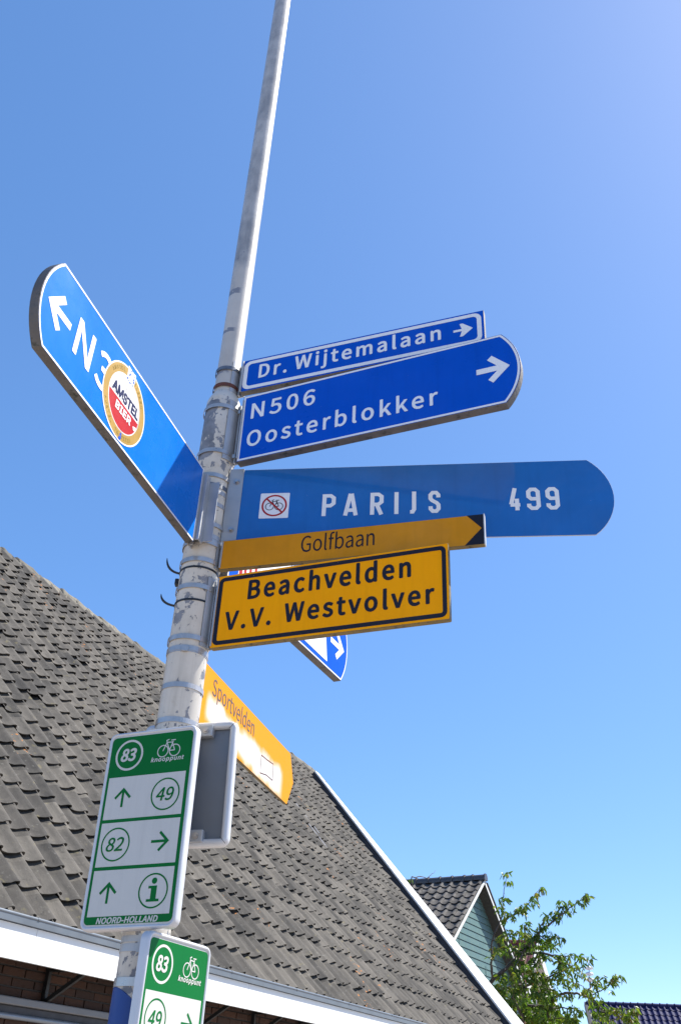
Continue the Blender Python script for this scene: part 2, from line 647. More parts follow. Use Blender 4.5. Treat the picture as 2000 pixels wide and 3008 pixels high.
def tile_mat(name, ref, CW, RL, dark, light, lichen=0.5, xo=0.0):
    k = NT(name)
    co = k.coord('Object', ref)
    sep = k.n('ShaderNodeSeparateXYZ')
    k.l(co, sep.inputs[0])
    cxn = k.math('FLOOR', k.math('DIVIDE', k.math('ADD', sep.outputs[0], xo), CW))
    ryn = k.math('FLOOR', k.math('DIVIDE', k.math('ADD', sep.outputs[1], 0.004), RL))
    cmb = k.n('ShaderNodeCombineXYZ')
    k.l(cxn, cmb.inputs[0])
    k.l(ryn, cmb.inputs[1])
    wnz = k.n('ShaderNodeTexWhiteNoise', noise_dimensions='2D')
    k.l(cmb.outputs[0], wnz.inputs['Vector'])
    rnd = wnz.outputs['Value']
    off = k.n('ShaderNodeVectorMath', operation='ADD')
    k.l(co, off.inputs[0])
    sc3 = k.n('ShaderNodeVectorMath', operation='SCALE')
    k.l(wnz.outputs['Color'], sc3.inputs[0])
    sc3.inputs['Scale'].default_value = 7.0
    k.l(sc3.outputs[0], off.inputs[1])
    cc = off.outputs[0]
    big = k.noise(cc, 5.0, 6, 0.65, dist=0.5)
    c = k.mix(k.mapr(k.math('ADD', k.math('MULTIPLY', rnd, 0.6), k.math('MULTIPLY', big, 0.9)), 0.38, 1.05), dark, light)
    # streaks running down the slope
    mp = k.n('ShaderNodeMapping')
    k.l(cc, mp.inputs[0])
    mp.inputs['Scale'].default_value = (22, 2.2, 1)
    st = k.noise(mp.outputs[0], 1.0, 4, 0.6)
    c = k.mix(k.math('MULTIPLY', k.mapr(st, 0.48, 0.72), 0.45), c, tuple(x * 0.45 for x in dark))
    moss = k.noise(cc, 13, 7, 0.72, dist=0.4)
    c = k.mix(k.math('MULTIPLY', k.mapr(moss, 0.56, 0.68), 0.75 * lichen), c, (0.032, 0.030, 0.025))
    pale = k.noise(cc, 26, 6, 0.72)
    c = k.mix(k.math('MULTIPLY', k.mapr(pale, 0.60, 0.70), 0.6 * lichen), c, (0.20, 0.194, 0.17))
    yl = k.noise(cc, 9, 3, 0.5)
    c = k.mix(k.math('MULTIPLY', k.mapr(yl, 0.66, 0.74), 0.35 * lichen), c, (0.20, 0.17, 0.07))
    orx = k.math('MULTIPLY', k.mapr(k.noise(cc, 20, 4, 0.6), 0.60, 0.64), k.math('GREATER_THAN', k.math('FRACT', k.math('MULTIPLY', rnd, 37.0)), 0.955))
    c = k.mix(k.math('MULTIPLY', orx, lichen), c, (0.36, 0.14, 0.03))
    k.color(c)
    k.set(Roughness=0.82, Specular_IOR_Level=0.3)
    k.bump(k.noise(cc, 75, 6, 0.7), 0.55, 0.006)
    return k.m


CW, RL, TH = 0.2297, 0.3127, 0.034
TILE = tile_mat('weathered_concrete_pantile', ref, CW, RL, (0.024, 0.0225, 0.0205), (0.112, 0.101, 0.085), 1.0)
PROF = [(0, .016), (.016, .004), (.045, -.001), (.08, .001), (.115, .009), (.15, .024), (.18, .041), (.204, .052), (.224, .050), (.238, .034)]


def tile_geo(prof, length, row, th, thick, r=None, curl=0.0):
    """one pantile in its own frame: nose at y = 0; returns verts, faces"""
    n = len(prof)
    ys = (0.0, 0.10 * row, 0.55 * row, length)
    vs, fs = [], []
    jit = [(r.uniform(-1, 1) * 0.0035 if r else 0) for _ in range(n)]
    for j, y in enumerate(ys):
        for i, (x, z) in enumerate(prof):
            h = th * (1 - y / row)
            vs.append((x, y + (jit[i] if j == 0 else 0), z + h + (curl if j == 0 else 0)))
    for j in range(len(ys) - 1):
        for i in range(n - 1):
            a = j * n + i
            fs.append((a, a + 1, a + 1 + n, a + n))
    k = len(vs)
    for i, (x, z) in enumerate(prof):                # nose face, own vertices so that the edge stays sharp
        vs.append(vs[i])
        vs.append((x, vs[i][1] + 0.004, z + th - thick))
    for i in range(n - 1):
        fs.append((k + 2 * i, k + 2 * i + 1, k + 2 * i + 3, k + 2 * i + 2))
    k = len(vs)                                      # right edge of the roll
    e = n - 1
    vs += [vs[e], vs[e + (len(ys) - 1) * n], (prof[e][0], length, prof[e][1] - thick), (prof[e][0], 0.004, prof[e][1] + th - thick)]
    fs.append((k, k + 3, k + 2, k + 1))
    return vs, fs


def tile_field(parent, pw, prof, cw, rl, th, mat, cols, rows, x0, limit, length, thick=0.014, jitter=1.0, name='roof_tile', y0=0.0, seed=3, keep=None):
    """tiles as single objects for the ones that show largest, the rest joined as one part"""
    r = random.Random(seed)
    variants = []
    for q in range(6):
        vs, fs = tile_geo(prof, length, rl, th, thick, r)
        me = bpy.data.meshes.new(name)
        me.from_pydata(vs, [], fs)
        me.materials.append(mat)
        me.polygons.foreach_set('use_smooth', [True] * len(fs))
        me.update()
        variants.append((me, vs, fs))
    spots = []
    for j in range(rows):
        dr = r.gauss(0, 0.004) * jitter
        for i in range(cols):
            x = x0 + i * cw
            y = y0 + j * rl
            if keep and not keep(x, y):
                continue
            P = pw @ Vector((x + cw / 2, y + rl / 2, 0))
            px, py, d = project(P)
            vis = -40 < px < 2040 and -40 < py < 3040 and d > 0
            M = Matrix.Translation((x + r.gauss(0, 0.004) * jitter, y + dr + r.gauss(0, 0.009) * jitter, r.uniform(0, 0.006) * jitter)) @ \
                Matrix.Rotation(r.gauss(0, 0.014) * jitter, 4, 'Z') @ Matrix.Rotation(r.gauss(0, 0.012) * jitter, 4, 'X') @ Matrix.Rotation(r.gauss(0, 0.02) * jitter, 4, 'Y')
            spots.append(((0 if vis else 1), d, M))
    spots.sort(key=lambda s: (s[0], s[1]))
    big = MB()
    for q, (hid, d, M) in enumerate(spots):
        me, vs, fs = variants[q % 6]
        if q < limit and not hid:
            o = bpy.data.objects.new(name, me)
            link(o, parent)
            o.matrix_basis = M
        else:
            big.add([M @ Vector(p) for p in vs], fs)
    if big.v:
        o = big.build('far_roof_tiles', mat, parent, True)
        o['kind'] = 'stuff'


tile_field(roof, RF, PROF, CW, RL, TH, TILE, int((S1 - S0 - 0.05) / CW), 25, S0 + 0.02, 300, 0.40, jitter=1.35, y0=0.045)

# ridge: uneven half-round caps bedded in mortar
RIDGE = tile_mat('lichen_covered_ridge', ref, 0.36, 50, (0.07, 0.065, 0.055), (0.19, 0.175, 0.14), 1.4)
r = random.Random(11)
capv = []
for q in range(4):
    vs, fs = [], []
    n = 9
    for j, (y, rr) in enumerate(((0, .105), (.05, .112), (.20, .100), (.37, .092))):
        for i in range(n):
            a = math.pi * (i / (n - 1)) * 1.16 - 0.08 * math.pi
            q_ = rr * (1 + r.uniform(-0.09, 0.09))
            vs.append((y, math.cos(a) * q_, math.sin(a) * q_))
    for j in range(3):
        for i in range(n - 1):
            fs.append((j * n + i, (j + 1) * n + i, (j + 1) * n + i + 1, j * n + i + 1))
    fs.append(tuple(range(n)))
    me = bpy.data.meshes.new('ridge_tile')
    me.from_pydata(vs, [], fs)
    me.materials.append(RIDGE)
    me.polygons.foreach_set('use_smooth', [True] * len(fs))
    capv.append(me)
ax_ = Matrix(((1, 0, 0, 0), (0, math.cos(-AL), -math.sin(-AL), 0), (0, math.sin(-AL), math.cos(-AL), 0), (0, 0, 0, 1)))
for q in range(int((S1 - 0.2 - S0) / 0.36)):
    o = link(bpy.data.objects.new('ridge_tile', capv[q % 4]), roof)
    o.matrix_basis = Matrix.Translation((S0 + 0.2 + q * 0.36, TLEN + 0.02, -0.035 + r.uniform(-0.018, 0.012))) @ ax_ @ Matrix.Rotation(r.gauss(0, 0.03), 4, 'Y') @ Matrix.Rotation(r.gauss(0, 0.04), 4, 'Z')
mb = MB()
n = 160
for i in range(n + 1):
    x = S0 + (S1 - 0.1 - S0) * i / n
    h = r.uniform(-0.012, 0.02)
    mb.v += [(x, TLEN - 0.16 - r.uniform(-.025, .025), 0.015), (x, TLEN - 0.10, 0.045 + h), (x, TLEN - 0.02, 0.055 + h)]
for i in range(n):
    for j in range(2):
        a = i * 3 + j
        mb.f.append((a, a + 3, a + 4, a + 1))
mb.build('ridge_mortar', RIDGE, roof, True)

# lead repair strips lying on the tiles
for (xa, ya, xb, yb) in (((862, 2352, 920, 2440)), ((905, 2420, 975, 2500)),):
    A_ = RF.inverted() @ on_plane(xa, ya, RF @ Vector((0, 0, 0.05)), N_)
    Bq = RF.inverted() @ on_plane(xb, yb, RF @ Vector((0, 0, 0.05)), N_)
    mb = MB()
    mb.bar(Vector((A_.x, A_.y, 0.052)), Vector((A_.x + 0.02, Bq.y, 0.058)), 0.055, 0.02, Vector((1, 0, 0)))
    mb.build('lead_strip', mat_simple('lead_repair', (0.075, 0.08, 0.095), 0.5, 0.2, 0.2, 8), roof, bevel=0.006)

# gable verge at the far end: raised white capping with a dark inner side
VZ = 0.19


def vpt(px, py):
    return RF.inverted() @ on_plane(px, py, RF @ Vector((0, 0, VZ)), N_)


i0, i1, o0, o1 = vpt(953, 2299), vpt(1480, 2978), vpt(936, 2271), vpt(1537, 3008)


def at_t(a_, b_, t):
    q = (t - a_.y) / (b_.y - a_.y)
    return a_.x + (b_.x - a_.x) * q


t0, t1 = -0.3, o0.y
print('verge', i0, i1, o0, o1)
xi0, xi1, xo0, xo1 = at_t(i0, i1, t0), at_t(i0, i1, t1), at_t(o0, o1, t0), at_t(o0, o1, t1)
xo1 = max(xo1, xi1 + 0.06)
mb = MB()
mb.add([(xi0, t0, VZ), (xo0, t0, VZ), (xo1, t1, VZ), (xi1, t1, VZ), (xi0, t0, VZ - .035), (xo0, t0, VZ - .035), (xo1, t1, VZ - .035), (xi1, t1, VZ - .035)],
       [(0, 1, 2, 3), (7, 6, 5, 4), (0, 4, 5, 1), (1, 5, 6, 2), (2, 6, 7, 3), (3, 7, 4, 0)])
mb.build('verge_capping', BPAINT, roof, bevel=0.004)
mb = MB()
zt = VZ - .037
mb.add([(xi0 + .01, t0, zt), (xo0 - .01, t0, zt), (xo1 - .01, t1, zt), (xi1 + .01, t1, zt), (xi0 + .01, t0, -.3), (xo0 - .01, t0, -.3), (xo1 - .01, t1, -.3), (xi1 + .01, t1, -.3)],
       [(0, 1, 2, 3), (7, 6, 5, 4), (0, 4, 5, 1), (1, 5, 6, 2), (2, 6, 7, 3), (3, 7, 4, 0)])
mb.build('verge_upstand', LEAD, roof)
mb = MB()
mb.add([(0.0 - WALL_D, S1 + 0.02, 0), (2 * bx + WALL_D, S1 + 0.02, 0), (2 * bx + WALL_D, S1 + 0.02, 2.6), (bx, S1 + 0.02, bz - 0.1), (-WALL_D, S1 + 0.02, 2.6)], [(0, 1, 2, 3, 4)])
BRICKFAR = mat_simple('brown_brick_gable', (0.16, 0.08, 0.05), 0.85, 0, 0.25, 12)
under(mb.build('gable_wall', BRICKFAR), barn, EF)

# fascia, gutter, soffit (eave frame: x outwards, y along, z up)
mb = MB()
L0 = S0
seg = 3.05
y = L0
q = 0
while y < S1:
    y2 = min(y + seg, S1)
    b_ = MB()
    b_.box((-0.052, y + 0.0015, 2.335), (-0.03, y2 - 0.0015, 2.545))
    under(b_.build('fascia_board', BPAINT, bevel=0.002), barn, EF)
    y = y2
# gutter: bead, front upstand, bottom
prof = [(-0.028, 2.548), (-0.003, 2.548), (0.0, 2.590), (-0.003, 2.590), (-0.006, 2.551), (-0.028, 2.551)]
mb = MB()
vs = [(x, L0, z) for x, z in prof] + [(x, S1, z) for x, z in prof]
n = len(prof)
mb.add(vs, [(i, (i + 1) % n, (i + 1) % n + n, i + n) for i in range(n)])
mb.tube([(-0.006, L0, 2.597), (-0.006, S1, 2.597)], 0.0115, 10)
gut = under(mb.build('gutter', ZINC, None, True, autosmooth=40), barn, EF)
mb = MB()
for y in np.arange(L0 + 0.3, S1, 1.35):
    mb.tube([(-0.006, y, 2.597), (-0.006, y + 0.018, 2.597)], 0.014, 10)
mb.build('gutter_joint', ZINC, gut, True, autosmooth=40)
mb = MB()
mb.box((-WALL_D, L0, 2.40), (-0.053, S1, 2.425))
under(mb.build('soffit', SOFFIT), barn, EF)
mb = MB()
mb.box((-WALL_D - 0.25, L0, 0), (-WALL_D - 0.008, S1, 2.60))
wall = under(mb.build('wall', MORTAR), barn, EF)
# bricks of the strip of wall that shows below the eave
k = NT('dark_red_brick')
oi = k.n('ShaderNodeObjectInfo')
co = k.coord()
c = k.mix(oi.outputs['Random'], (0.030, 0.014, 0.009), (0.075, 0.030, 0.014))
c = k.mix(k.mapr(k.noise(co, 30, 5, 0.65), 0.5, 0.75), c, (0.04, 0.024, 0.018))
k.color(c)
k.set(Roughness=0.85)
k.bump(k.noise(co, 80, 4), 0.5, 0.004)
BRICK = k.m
bl, bh, bj = 0.242, 0.051, 0.012
bvar = []
for q in range(3):
    b_ = MB()
    b_.box((-0.006, 0, 0), (0.006, bl - bj, bh - bj * 0.0))
    o = b_.build('brick', BRICK, bevel=0.003)
    bvar.append(o.data)
    bpy.data.objects.remove(o)
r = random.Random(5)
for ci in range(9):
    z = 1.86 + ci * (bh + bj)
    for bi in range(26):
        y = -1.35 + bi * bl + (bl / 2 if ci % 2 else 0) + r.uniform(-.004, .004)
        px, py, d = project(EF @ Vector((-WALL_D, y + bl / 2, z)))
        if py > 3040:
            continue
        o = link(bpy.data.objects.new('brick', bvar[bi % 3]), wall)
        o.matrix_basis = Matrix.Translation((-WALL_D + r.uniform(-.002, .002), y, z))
# iron brackets carrying the eave
for y in (-1.36, -0.28, 0.80, 1.88, 2.96, 4.04):
    mb = MB()
    x0 = -WALL_D + 0.005
    mb.box((x0, y - 0.016, 2.145), (x0 + 0.035, y + 0.016, 2.398))
    mb.box((x0 + 0.036, y - 0.016, 2.365), (-0.055, y + 0.016, 2.398))
    mb.bar(Vector((x0 + 0.03, y, 2.165)), Vector((-0.065, y, 2.372)), 0.03, 0.028, Vector((0, 1, 0)))
    under(mb.build('eave_bracket', IRON), barn, EF)
# closed awning cassette under the brackets
GREYW = mat_simple('grey_white_awning', (0.15, 0.15, 0.15), 0.5, 0, 0.06, 4, dirt=(0.11, 0.11, 0.10), dirtcut=0.62)
aw = thing('folded_awning', 'folded grey-white awning cassette fixed to the brick wall below the eave board', 'awning', EF @ Matrix.Translation((-WALL_D + 0.006, -0.5, 2.03)))
mb = MB()
mb.box((0.001, -1.9, 0.085), (0.075, 1.35, 0.135))
mb.build('cassette', GREYW, aw, bevel=0.008)
mb = MB()
mb.box((0.001, -1.9, 0.035), (0.045, 1.33, 0.084))
mb.build('cloth_roll', mat_simple('dark_awning_cloth', (0.05, 0.05, 0.052), 0.8), aw, bevel=0.006)
mb = MB()
mb.tube([(0.05, -1.9, 0.018), (0.05, 1.35, 0.018)], 0.019, 12)
mb.build('front_bar', mat_simple('pale_aluminium_bar', (0.20, 0.22, 0.24), 0.4, 0.3), aw, True, autosmooth=40)

# ------------------------------------------------------------------ the sign pole
POLEX, POLEY = -0.4884, 2.9
LEAN = Vector((math.tan(R(0.263)), math.tan(R(0.634)), 1.0))
RLOW, RUPP = 0.0668, 0.0465


def axis(z):
    return Vector((POLEX, POLEY, 0)) + Vector((LEAN.x * (z - 2.9), LEAN.y * (z - 2.9), z))


PUP = LEAN.normalized()
PX = (Vector((1, 0, 0)) - PUP * PUP.x).normalized()
PY = PUP.cross(PX)
PF = frame(axis(0), PX, PY, PUP)
pole = thing('sign_pole', 'tall cream painted steel pole with flaking paint carrying all the signs', 'pole', PF)
PAINT = pole_paint()
GALV = galv()


def lathe(name, prof, mat, parent, n=48, smooth=40):
    vs, fs = [], []
    for z, rr in prof:
        for j in range(n):
            a = 2 * math.pi * j / n
            vs.append((rr * math.cos(a), rr * math.sin(a), z))
    for i in range(len(prof) - 1):
        for j in range(n):
            fs.append((i * n + j, i * n + (j + 1) % n, (i + 1) * n + (j + 1) % n, (i + 1) * n + j))
    o = mk(name, vs, fs, mat, parent, True)
    o.data.set_sharp_from_angle(angle=R(smooth))
    return o


lathe('lower_tube', [(-0.3, RLOW), (3.60, RLOW), (3.602, RLOW + .0012), (3.935, RLOW + .0005), (3.95, RLOW - .003), (3.972, RUPP + .008), (3.985, RUPP + .001)], PAINT, pole)
lathe('upper_tube', [(3.975, RUPP), (4.9, RUPP - .0005), (9.3, 0.040), (9.3, 0.0)], GALV, pole)
SLEEVE = mat_simple('blue_pole_sleeve', (0.003, 0.045, 0.22), 0.5, 0, 0.08, 6)
n = 48
vs, fs = [], []
for j in range(n):
    a = 2 * math.pi * j / n
    ct, st = math.cos(a), math.sin(a)
    zt = 1.80 + 0.055 * math.cos(a - R(205))
    vs += [((RLOW + .0025) * ct, (RLOW + .0025) * st, 0.9), ((RLOW + .0025) * ct, (RLOW + .0025) * st, zt), (RLOW * ct, RLOW * st, zt + .001)]
for j in range(n):
    k2 = (j + 1) % n
    for q in (0, 1):
        fs.append((j * 3 + q, k2 * 3 + q, k2 * 3 + q + 1, j * 3 + q + 1))
o = mk('blue_sleeve', vs, fs, SLEEVE, pole, True)
o.data.set_sharp_from_angle(angle=R(40))


def band_geo(mb, z, h, rad, t=0.0012, a0=0, a1=360, tilt=0.0):
    n = max(8, int((a1 - a0) / 7.5))
    full = abs(a1 - a0 - 360) < 1e-6
    vs = []
    for j in range(n + (0 if full else 1)):
        a = R(a0 + (a1 - a0) * j / n)
        ct, st = math.cos(a), math.sin(a)
        dz = tilt * ct
        for rr, zz in ((rad, z - h / 2), (rad + t, z - h / 2), (rad + t, z + h / 2), (rad, z + h / 2)):
            vs.append((rr * ct, rr * st, zz + dz))
    m_ = n if full else n
    fs = []
    tot = n if full else n + 1
    for j in range(n):
        k2 = (j + 1) % tot
        for q in range(4):
            fs.append((j * 4 + q, k2 * 4 + q, k2 * 4 + (q + 1) % 4, j * 4 + (q + 1) % 4))
    mb.add(vs, fs)


def pole_z(px, py):
    best = None
    for i in range(2400):
        z = 1.5 + i * 0.0025
        x, y, d = project(axis(z) + Vector((0.1, -0.99, 0)).normalized() * RLOW)
        if best is None or abs(y - py) < best[0]:
            best = (abs(y - py), z)
    return best[1]


# spare bands and cable ties left on the pole
for (pyx, h, mt, rad) in ((1908, 0.013, STEEL, RLOW + .0006), (2757, 0.016, ALU, RLOW + .0006), (2784, 0.020, ALU, RLOW + .0008)):
    mb = MB()
    band_geo(mb, pole_z(500, pyx), h, rad)
    bz_ = pole_z(500, pyx)
    mb.box((-0.009, -rad - 0.009, bz_ - h * 0.7), (0.012, -rad - 0.0014, bz_ + h * 0.7))
    mb.build('clamp_band', mt, pole, False)
for (pyx, pts) in ((1655, None), (1752, None)):
    z = pole_z(520, pyx)
    mb = MB()
    pp = []
    for i in range(9):
        t = i / 8
        pp.append((-RLOW - 0.002 - 0.050 * math.sin(t * 1.5), -0.01 - 0.005 * t, z - 0.012 + 0.006 * t + (0.050 if pyx < 1700 else 0.034) * t * t))
    mb.tube(pp, [0.0042] * 6 + [0.0036, 0.0028, 0.0012], 6)
    band_geo(mb, z - 0.012, 0.007, RLOW + .0005, 0.002)
    mb.build('cable_tie', BLKP, pole, True, autosmooth=40)
mb = MB()
z = pole_z(520, 1690)
mb.box((-RLOW - 0.012, -0.018, z - 0.012), (-RLOW + 0.002, 0.006, z + 0.012))
mb.build('tie_buckle', BLKP, pole, bevel=0.003)

# ------------------------------------------------------------------ signs
def sign_frame(yaw, tau, r_, z0, w_, off):
    yaw, tau = R(yaw), R(tau)
    d = Vector((math.sin(yaw), math.cos(yaw), 0))
    d = (d - PUP * d.dot(PUP)).normalized()
    nrm = d.cross(PUP)
    A = axis(z0)
    if nrm.dot(CAM - A) < 0:
        nrm = -nrm
    a = d * math.cos(tau) + PUP * math.sin(tau)
    b = -d * math.sin(tau) + PUP * math.cos(tau)
    p0 = A + d * r_ + nrm * off
    X = b.cross(nrm)
    org = p0 if X.dot(a) > 0 else p0 + a * w_
    return frame(org, X, b, nrm)


def arc_right(w_, h, bulge, n=16):
    """rectangle whose right end is a shallow arc"""
    rad = (h * h / 4 + bulge * bulge) / (2 * bulge)
    cxx = w_ + bulge - rad
    a = math.asin(h / 2 / rad)
    pts = [(0, 0)]
    for i in range(n + 1):
        t = -a + 2 * a * i / n
        pts.append((cxx + rad * math.cos(t), h / 2 + rad * math.sin(t)))
    pts.append((0, h))
    return pts


def mirror(poly, w_):
    return [(w_ - x, y) for x, y in reversed(poly)]


def bracket(parent, x_edge, side, r_, y0, y1, zoff, straps, rad, mat=ALU, smats=None, depth=0.03, flange=0):
    """channel between the pole and the panel's inner edge; straps are rings round the pole at local heights"""
    # side = -1: the pole is to the left of the panel (local x < 0)
    xa = x_edge + side * (r_ - rad * 0.75)
    xb = x_edge - side * 0.006
    lo, hi = min(xa, xb), max(xa, xb)
    mb = MB()
    mb.box((lo, y0, zoff - depth), (hi, y1, zoff - depth + 0.004))
    mb.box((hi - 0.006 if side < 0 else lo, y0 + .001, zoff - depth + .0041), (hi if side < 0 else lo + 0.006, y1 - .001, zoff + 0.012))
    mid = (lo + hi) / 2
    mb.box((mid - 0.004, y0 + .002, zoff - depth + .0042), (mid + 0.004, y1 - .002, zoff - depth + 0.016))
    mb.build('bracket', mat, parent, bevel=0.0012)
    inv_ = parent.matrix_basis.inverted() @ PF
    if flange:                                        # curved foot of the bracket lying on the tube
        dd = PF.inverted().to_3x3() @ (parent.matrix_basis.to_3x3() @ Vector((-side, 0, 0)))
        ph = math.degrees(math.atan2(dd.y, dd.x))
        pa = (PF.inverted() @ (parent.matrix_basis @ Vector((x_edge, y0, 0)))).z
        pb = (PF.inverted() @ (parent.matrix_basis @ Vector((x_edge, y1, 0)))).z
        mb = MB()
        band_geo(mb, (pa + pb) / 2, pb - pa, rad + 0.0006, 0.003, ph - flange, ph + 20)
        o = mb.build('bracket_foot', mat, parent)
        o.matrix_basis = inv_
    for i, ys in enumerate(straps):
        # ring in the pole frame, at the world height of the local y
        P = PF.inverted() @ (parent.matrix_basis @ Vector((x_edge, ys, 0)))
        mb = MB()
        band_geo(mb, P.z, 0.017, rad + (0.004 if flange else 0.001) + 0.0002 * (i % 3), 0.0014)
        # tail that runs over the bracket
        inner = parent.matrix_basis @ Vector((x_edge + side * (r_ - rad * 0.3), ys, zoff + 0.006))
        outer = parent.matrix_basis @ Vector((x_edge + side * 0.018, ys, zoff - depth + 0.019))
        pl, pr = PF.inverted() @ inner, PF.inverted() @ outer
        mb.bar(pl, pr, 0.0022, 0.017, (PF.inverted().to_3x3() @ (parent.matrix_basis.to_3x3() @ Vector((0, 0, 1)))))
        o = mb.build('strap', (smats[i] if smats else STEEL), parent)
        o.matrix_basis = inv_


def arrow_lines(tip, tail, head, spread=1.0):
    """classic road-sign arrow: shaft plus two barbs; returns poly-lines"""
    t, s = Vector(tip), Vector(tail)
    d = (s - t).normalized()
    nn = Vector((-d.y, d.x))
    p1 = t + d * head + nn * head * spread
    p2 = t + d * head - nn * head * spread
    return p1, p2, d, nn


# --- blue street name sign
W_, H_ = 0.985, 0.1642
s = thing('street_name_sign', 'blue street name sign with white rounded border reading Dr. Wijtemalaan, topmost on the pole', 'street sign',
          sign_frame(110.75, 0.10, 0.0715, 3.9803, W_, 0.015))
plate('panel', [(0, 0), (W_, 0), (W_, H_), (0, H_)], 0.028, [BLUE, EDGE], s)
ring_strip('border', rrect(0.007, 0.008, W_ - 0.010, H_ - 0.008, 0.030), rrect(0.025, 0.024, W_ - 0.027, H_ - 0.024, 0.016), WHT, s, 0.0008)
text(s, 'Dr.', 0.077, 0.194, 0.0575, 0.067, WHT, F_HUM, 0.009, 1.1)
text(s, 'Wijtemalaan', 0.231, 0.818, 0.0605, 0.066, WHT, F_HUM, 0.009, 1.1)
p = [(0.868, 0.079), (0.900, 0.079), (0.892, 0.052), (0.904, 0.052), (0.942, 0.0845), (0.904, 0.117), (0.892, 0.117), (0.900, 0.090), (0.868, 0.090)]
mk('arrow', [(x, y, 0.0008) for x, y in p], [(0, 1, 7, 8), (1, 2, 3, 4, 5, 6, 7)] if False else [(0, 1, 7, 8), (1, 2, 3, 4), (1, 4, 7), (4, 5, 6, 7)], WHT, s)
bracket(s, 0, -1, 0.0715, 0.0, H_ - 0.004, -0.004, [0.118, 0.030], RUPP, smats=[DARKBAND, RUST], depth=0.03, flange=44)

# --- blue finger sign N506 Oosterblokker
W_, H_ = 1.0257, 0.3198
s = thing('direction_sign', 'blue finger sign reading N506 Oosterblokker with white arrow and rounded end', 'direction sign',
          sign_frame(113.36, 0.52, 0.1028, 3.6220, W_, 0.02), 'blue finger signs')
poly = arc_right(W_, H_, 0.060)
plate('panel', poly, 0.036, [BLUE, EDGE], s, 0.002)
ring_strip('border', offset_poly(poly, 0.0035), offset_poly(poly, 0.0115), WHT, s, 0.0008)
text(s, 'N506', 0.043, 0.308, 0.1985, 0.072, WHT, F_HUM, 0.007, 1.1)
text(s, 'Oosterblokker', 0.037, 0.785, 0.0635, 0.071, WHT, F_HUM, 0.007, 1.1)


def barb_arrow(s, x0, x1, y, hx, hy, wd, mat, z=0.0008, flip=False):
    """arrow with cut barbs as on Dutch direction signs, pointing to +x (or -x)"""
    sg = -1 if flip else 1
    w2 = wd * 1.02
    d_ = Vector((x1 - hx, -hy)).normalized()
    k_ = w2 / 2 / abs(d_.y)                           # miter reach at the tip
    xt = x1 - sg * k_
    sh = sg * w2 * 0.30
    ls = [[(x0, y), (xt, y)], [(hx - sh, y + hy), (xt, y), (hx - sh, y - hy)]]
    return strokes('arrow', ls, wd, mat, s, z)


barb_arrow(s, 0.929, 1.050, 0.165, 0.985, 0.054, 0.024, WHT)
bracket(s, 0, -1, 0.1028, 0.015, 0.300, -0.006, [0.262, 0.045], RLOW + .002, depth=0.03, flange=40)

# --- blue finger sign N3 with beer sticker, pointing to the camera side
W_, H_ = 1.0020, 0.3108
s = thing('direction_sign', 'sunlit blue finger sign reading N3 with white arrow and round beer sticker', 'direction sign',
          sign_frame(196.91, -0.33, 0.1211, 3.2264, W_, 0.02), 'blue finger signs')
poly = mirror(arc_right(W_, H_, 0.060), W_)
plate('panel', poly, 0.029, [BLUE_LIT, EDGE], s, 0.002)
ring_strip('border', offset_poly(poly, 0.0025), offset_poly(poly, 0.0085), WHT, s, 0.0008)
barb_arrow(s, 0.092, -0.029, 0.1525, 0.036, 0.056, 0.024, WHT, flip=True)
text(s, 'N3', 0.1235, 0.325, 0.097, 0.122, WHT, F_HUM, 0.006, 1.05)
# the sticker
SX, SY, SR = 0.4195, 0.146, 0.1325


def halfdisc(name, x, y, rr, ycut, mat, z, upper):
    n = 48
    pts = []
    a0 = math.asin((ycut - y) / rr)
    rng_ = (a0, math.pi - a0) if upper else (math.pi - a0, 2 * math.pi + a0)
    for i in range(n + 1):
        a = rng_[0] + (rng_[1] - rng_[0]) * i / n
        pts.append((x + rr * math.cos(a), y + rr * math.sin(a)))
    return flat(name, pts, mat, st, z)


st = thing('beer_sticker', 'round gold, white and red beer label sticker with torn crest on the N3 sign', 'sticker', s.matrix_basis.copy())
flat('white_rim', circ(SX, SY, SR, 64), WHT, st, 0.0012)
ring_strip('gold_ring', circ(SX, SY, SR - 0.005, 64), circ(SX, SY, SR - 0.034, 64), GOLD, st, 0.0016)
ring_strip('silver_line', circ(SX, SY, SR - 0.034, 64), circ(SX, SY, SR - 0.038, 64), EDGE_L, st, 0.0016)
halfdisc('red_field', SX, SY, SR - 0.038, 0.139, RED, 0.0017, False)
text(st, 'AMSTEL', 0.341, 0.506, 0.148, 0.034, NAVY, F_GRO, 0.035, 1.0, z=0.0018)
text(st, 'BIER', 0.375, 0.470, 0.101, 0.026, WHT, F_GRO, 0.03, 1.05, z=0.0022)
text(st, '1870', 0.402, 0.440, 0.197, 0.009, EDGE, F_GRO, 0.0, 1.5, z=0.0018)
FADEGOLD = film('faded_gold_print', (0.38, 0.26, 0.05), 0.4)
for body, a0, a1, flipped in (('AMSTEL', 150, 105, False), ('BIEREN', 75, 30, False), ('AMSTEL', 205, 248, True), ('TRADITIE', 258, 312, True)):
    for i, ch in enumerate(body):
        a = R(a0 + (a1 - a0) * (i + 0.5) / len(body))
        rr = SR - 0.0195 - 0.0055 * (1 if not flipped else -1)
        x, y = SX + rr * math.cos(a), SY + rr * math.sin(a)
        text(st, ch, x - 0.0045, x + 0.0045, y, 0.012, FADEGOLD, F_GRO, 0.01, z=0.0019, rot=(a - math.pi / 2 if not flipped else a + math.pi / 2), name='ring_letter')
r = random.Random(4)
shield = [(-.020, -.034), (0, -.044), (.020, -.034), (.026, -.006), (.024, .022), (.0, .020), (-.026, .024), (-.024, -.004)]
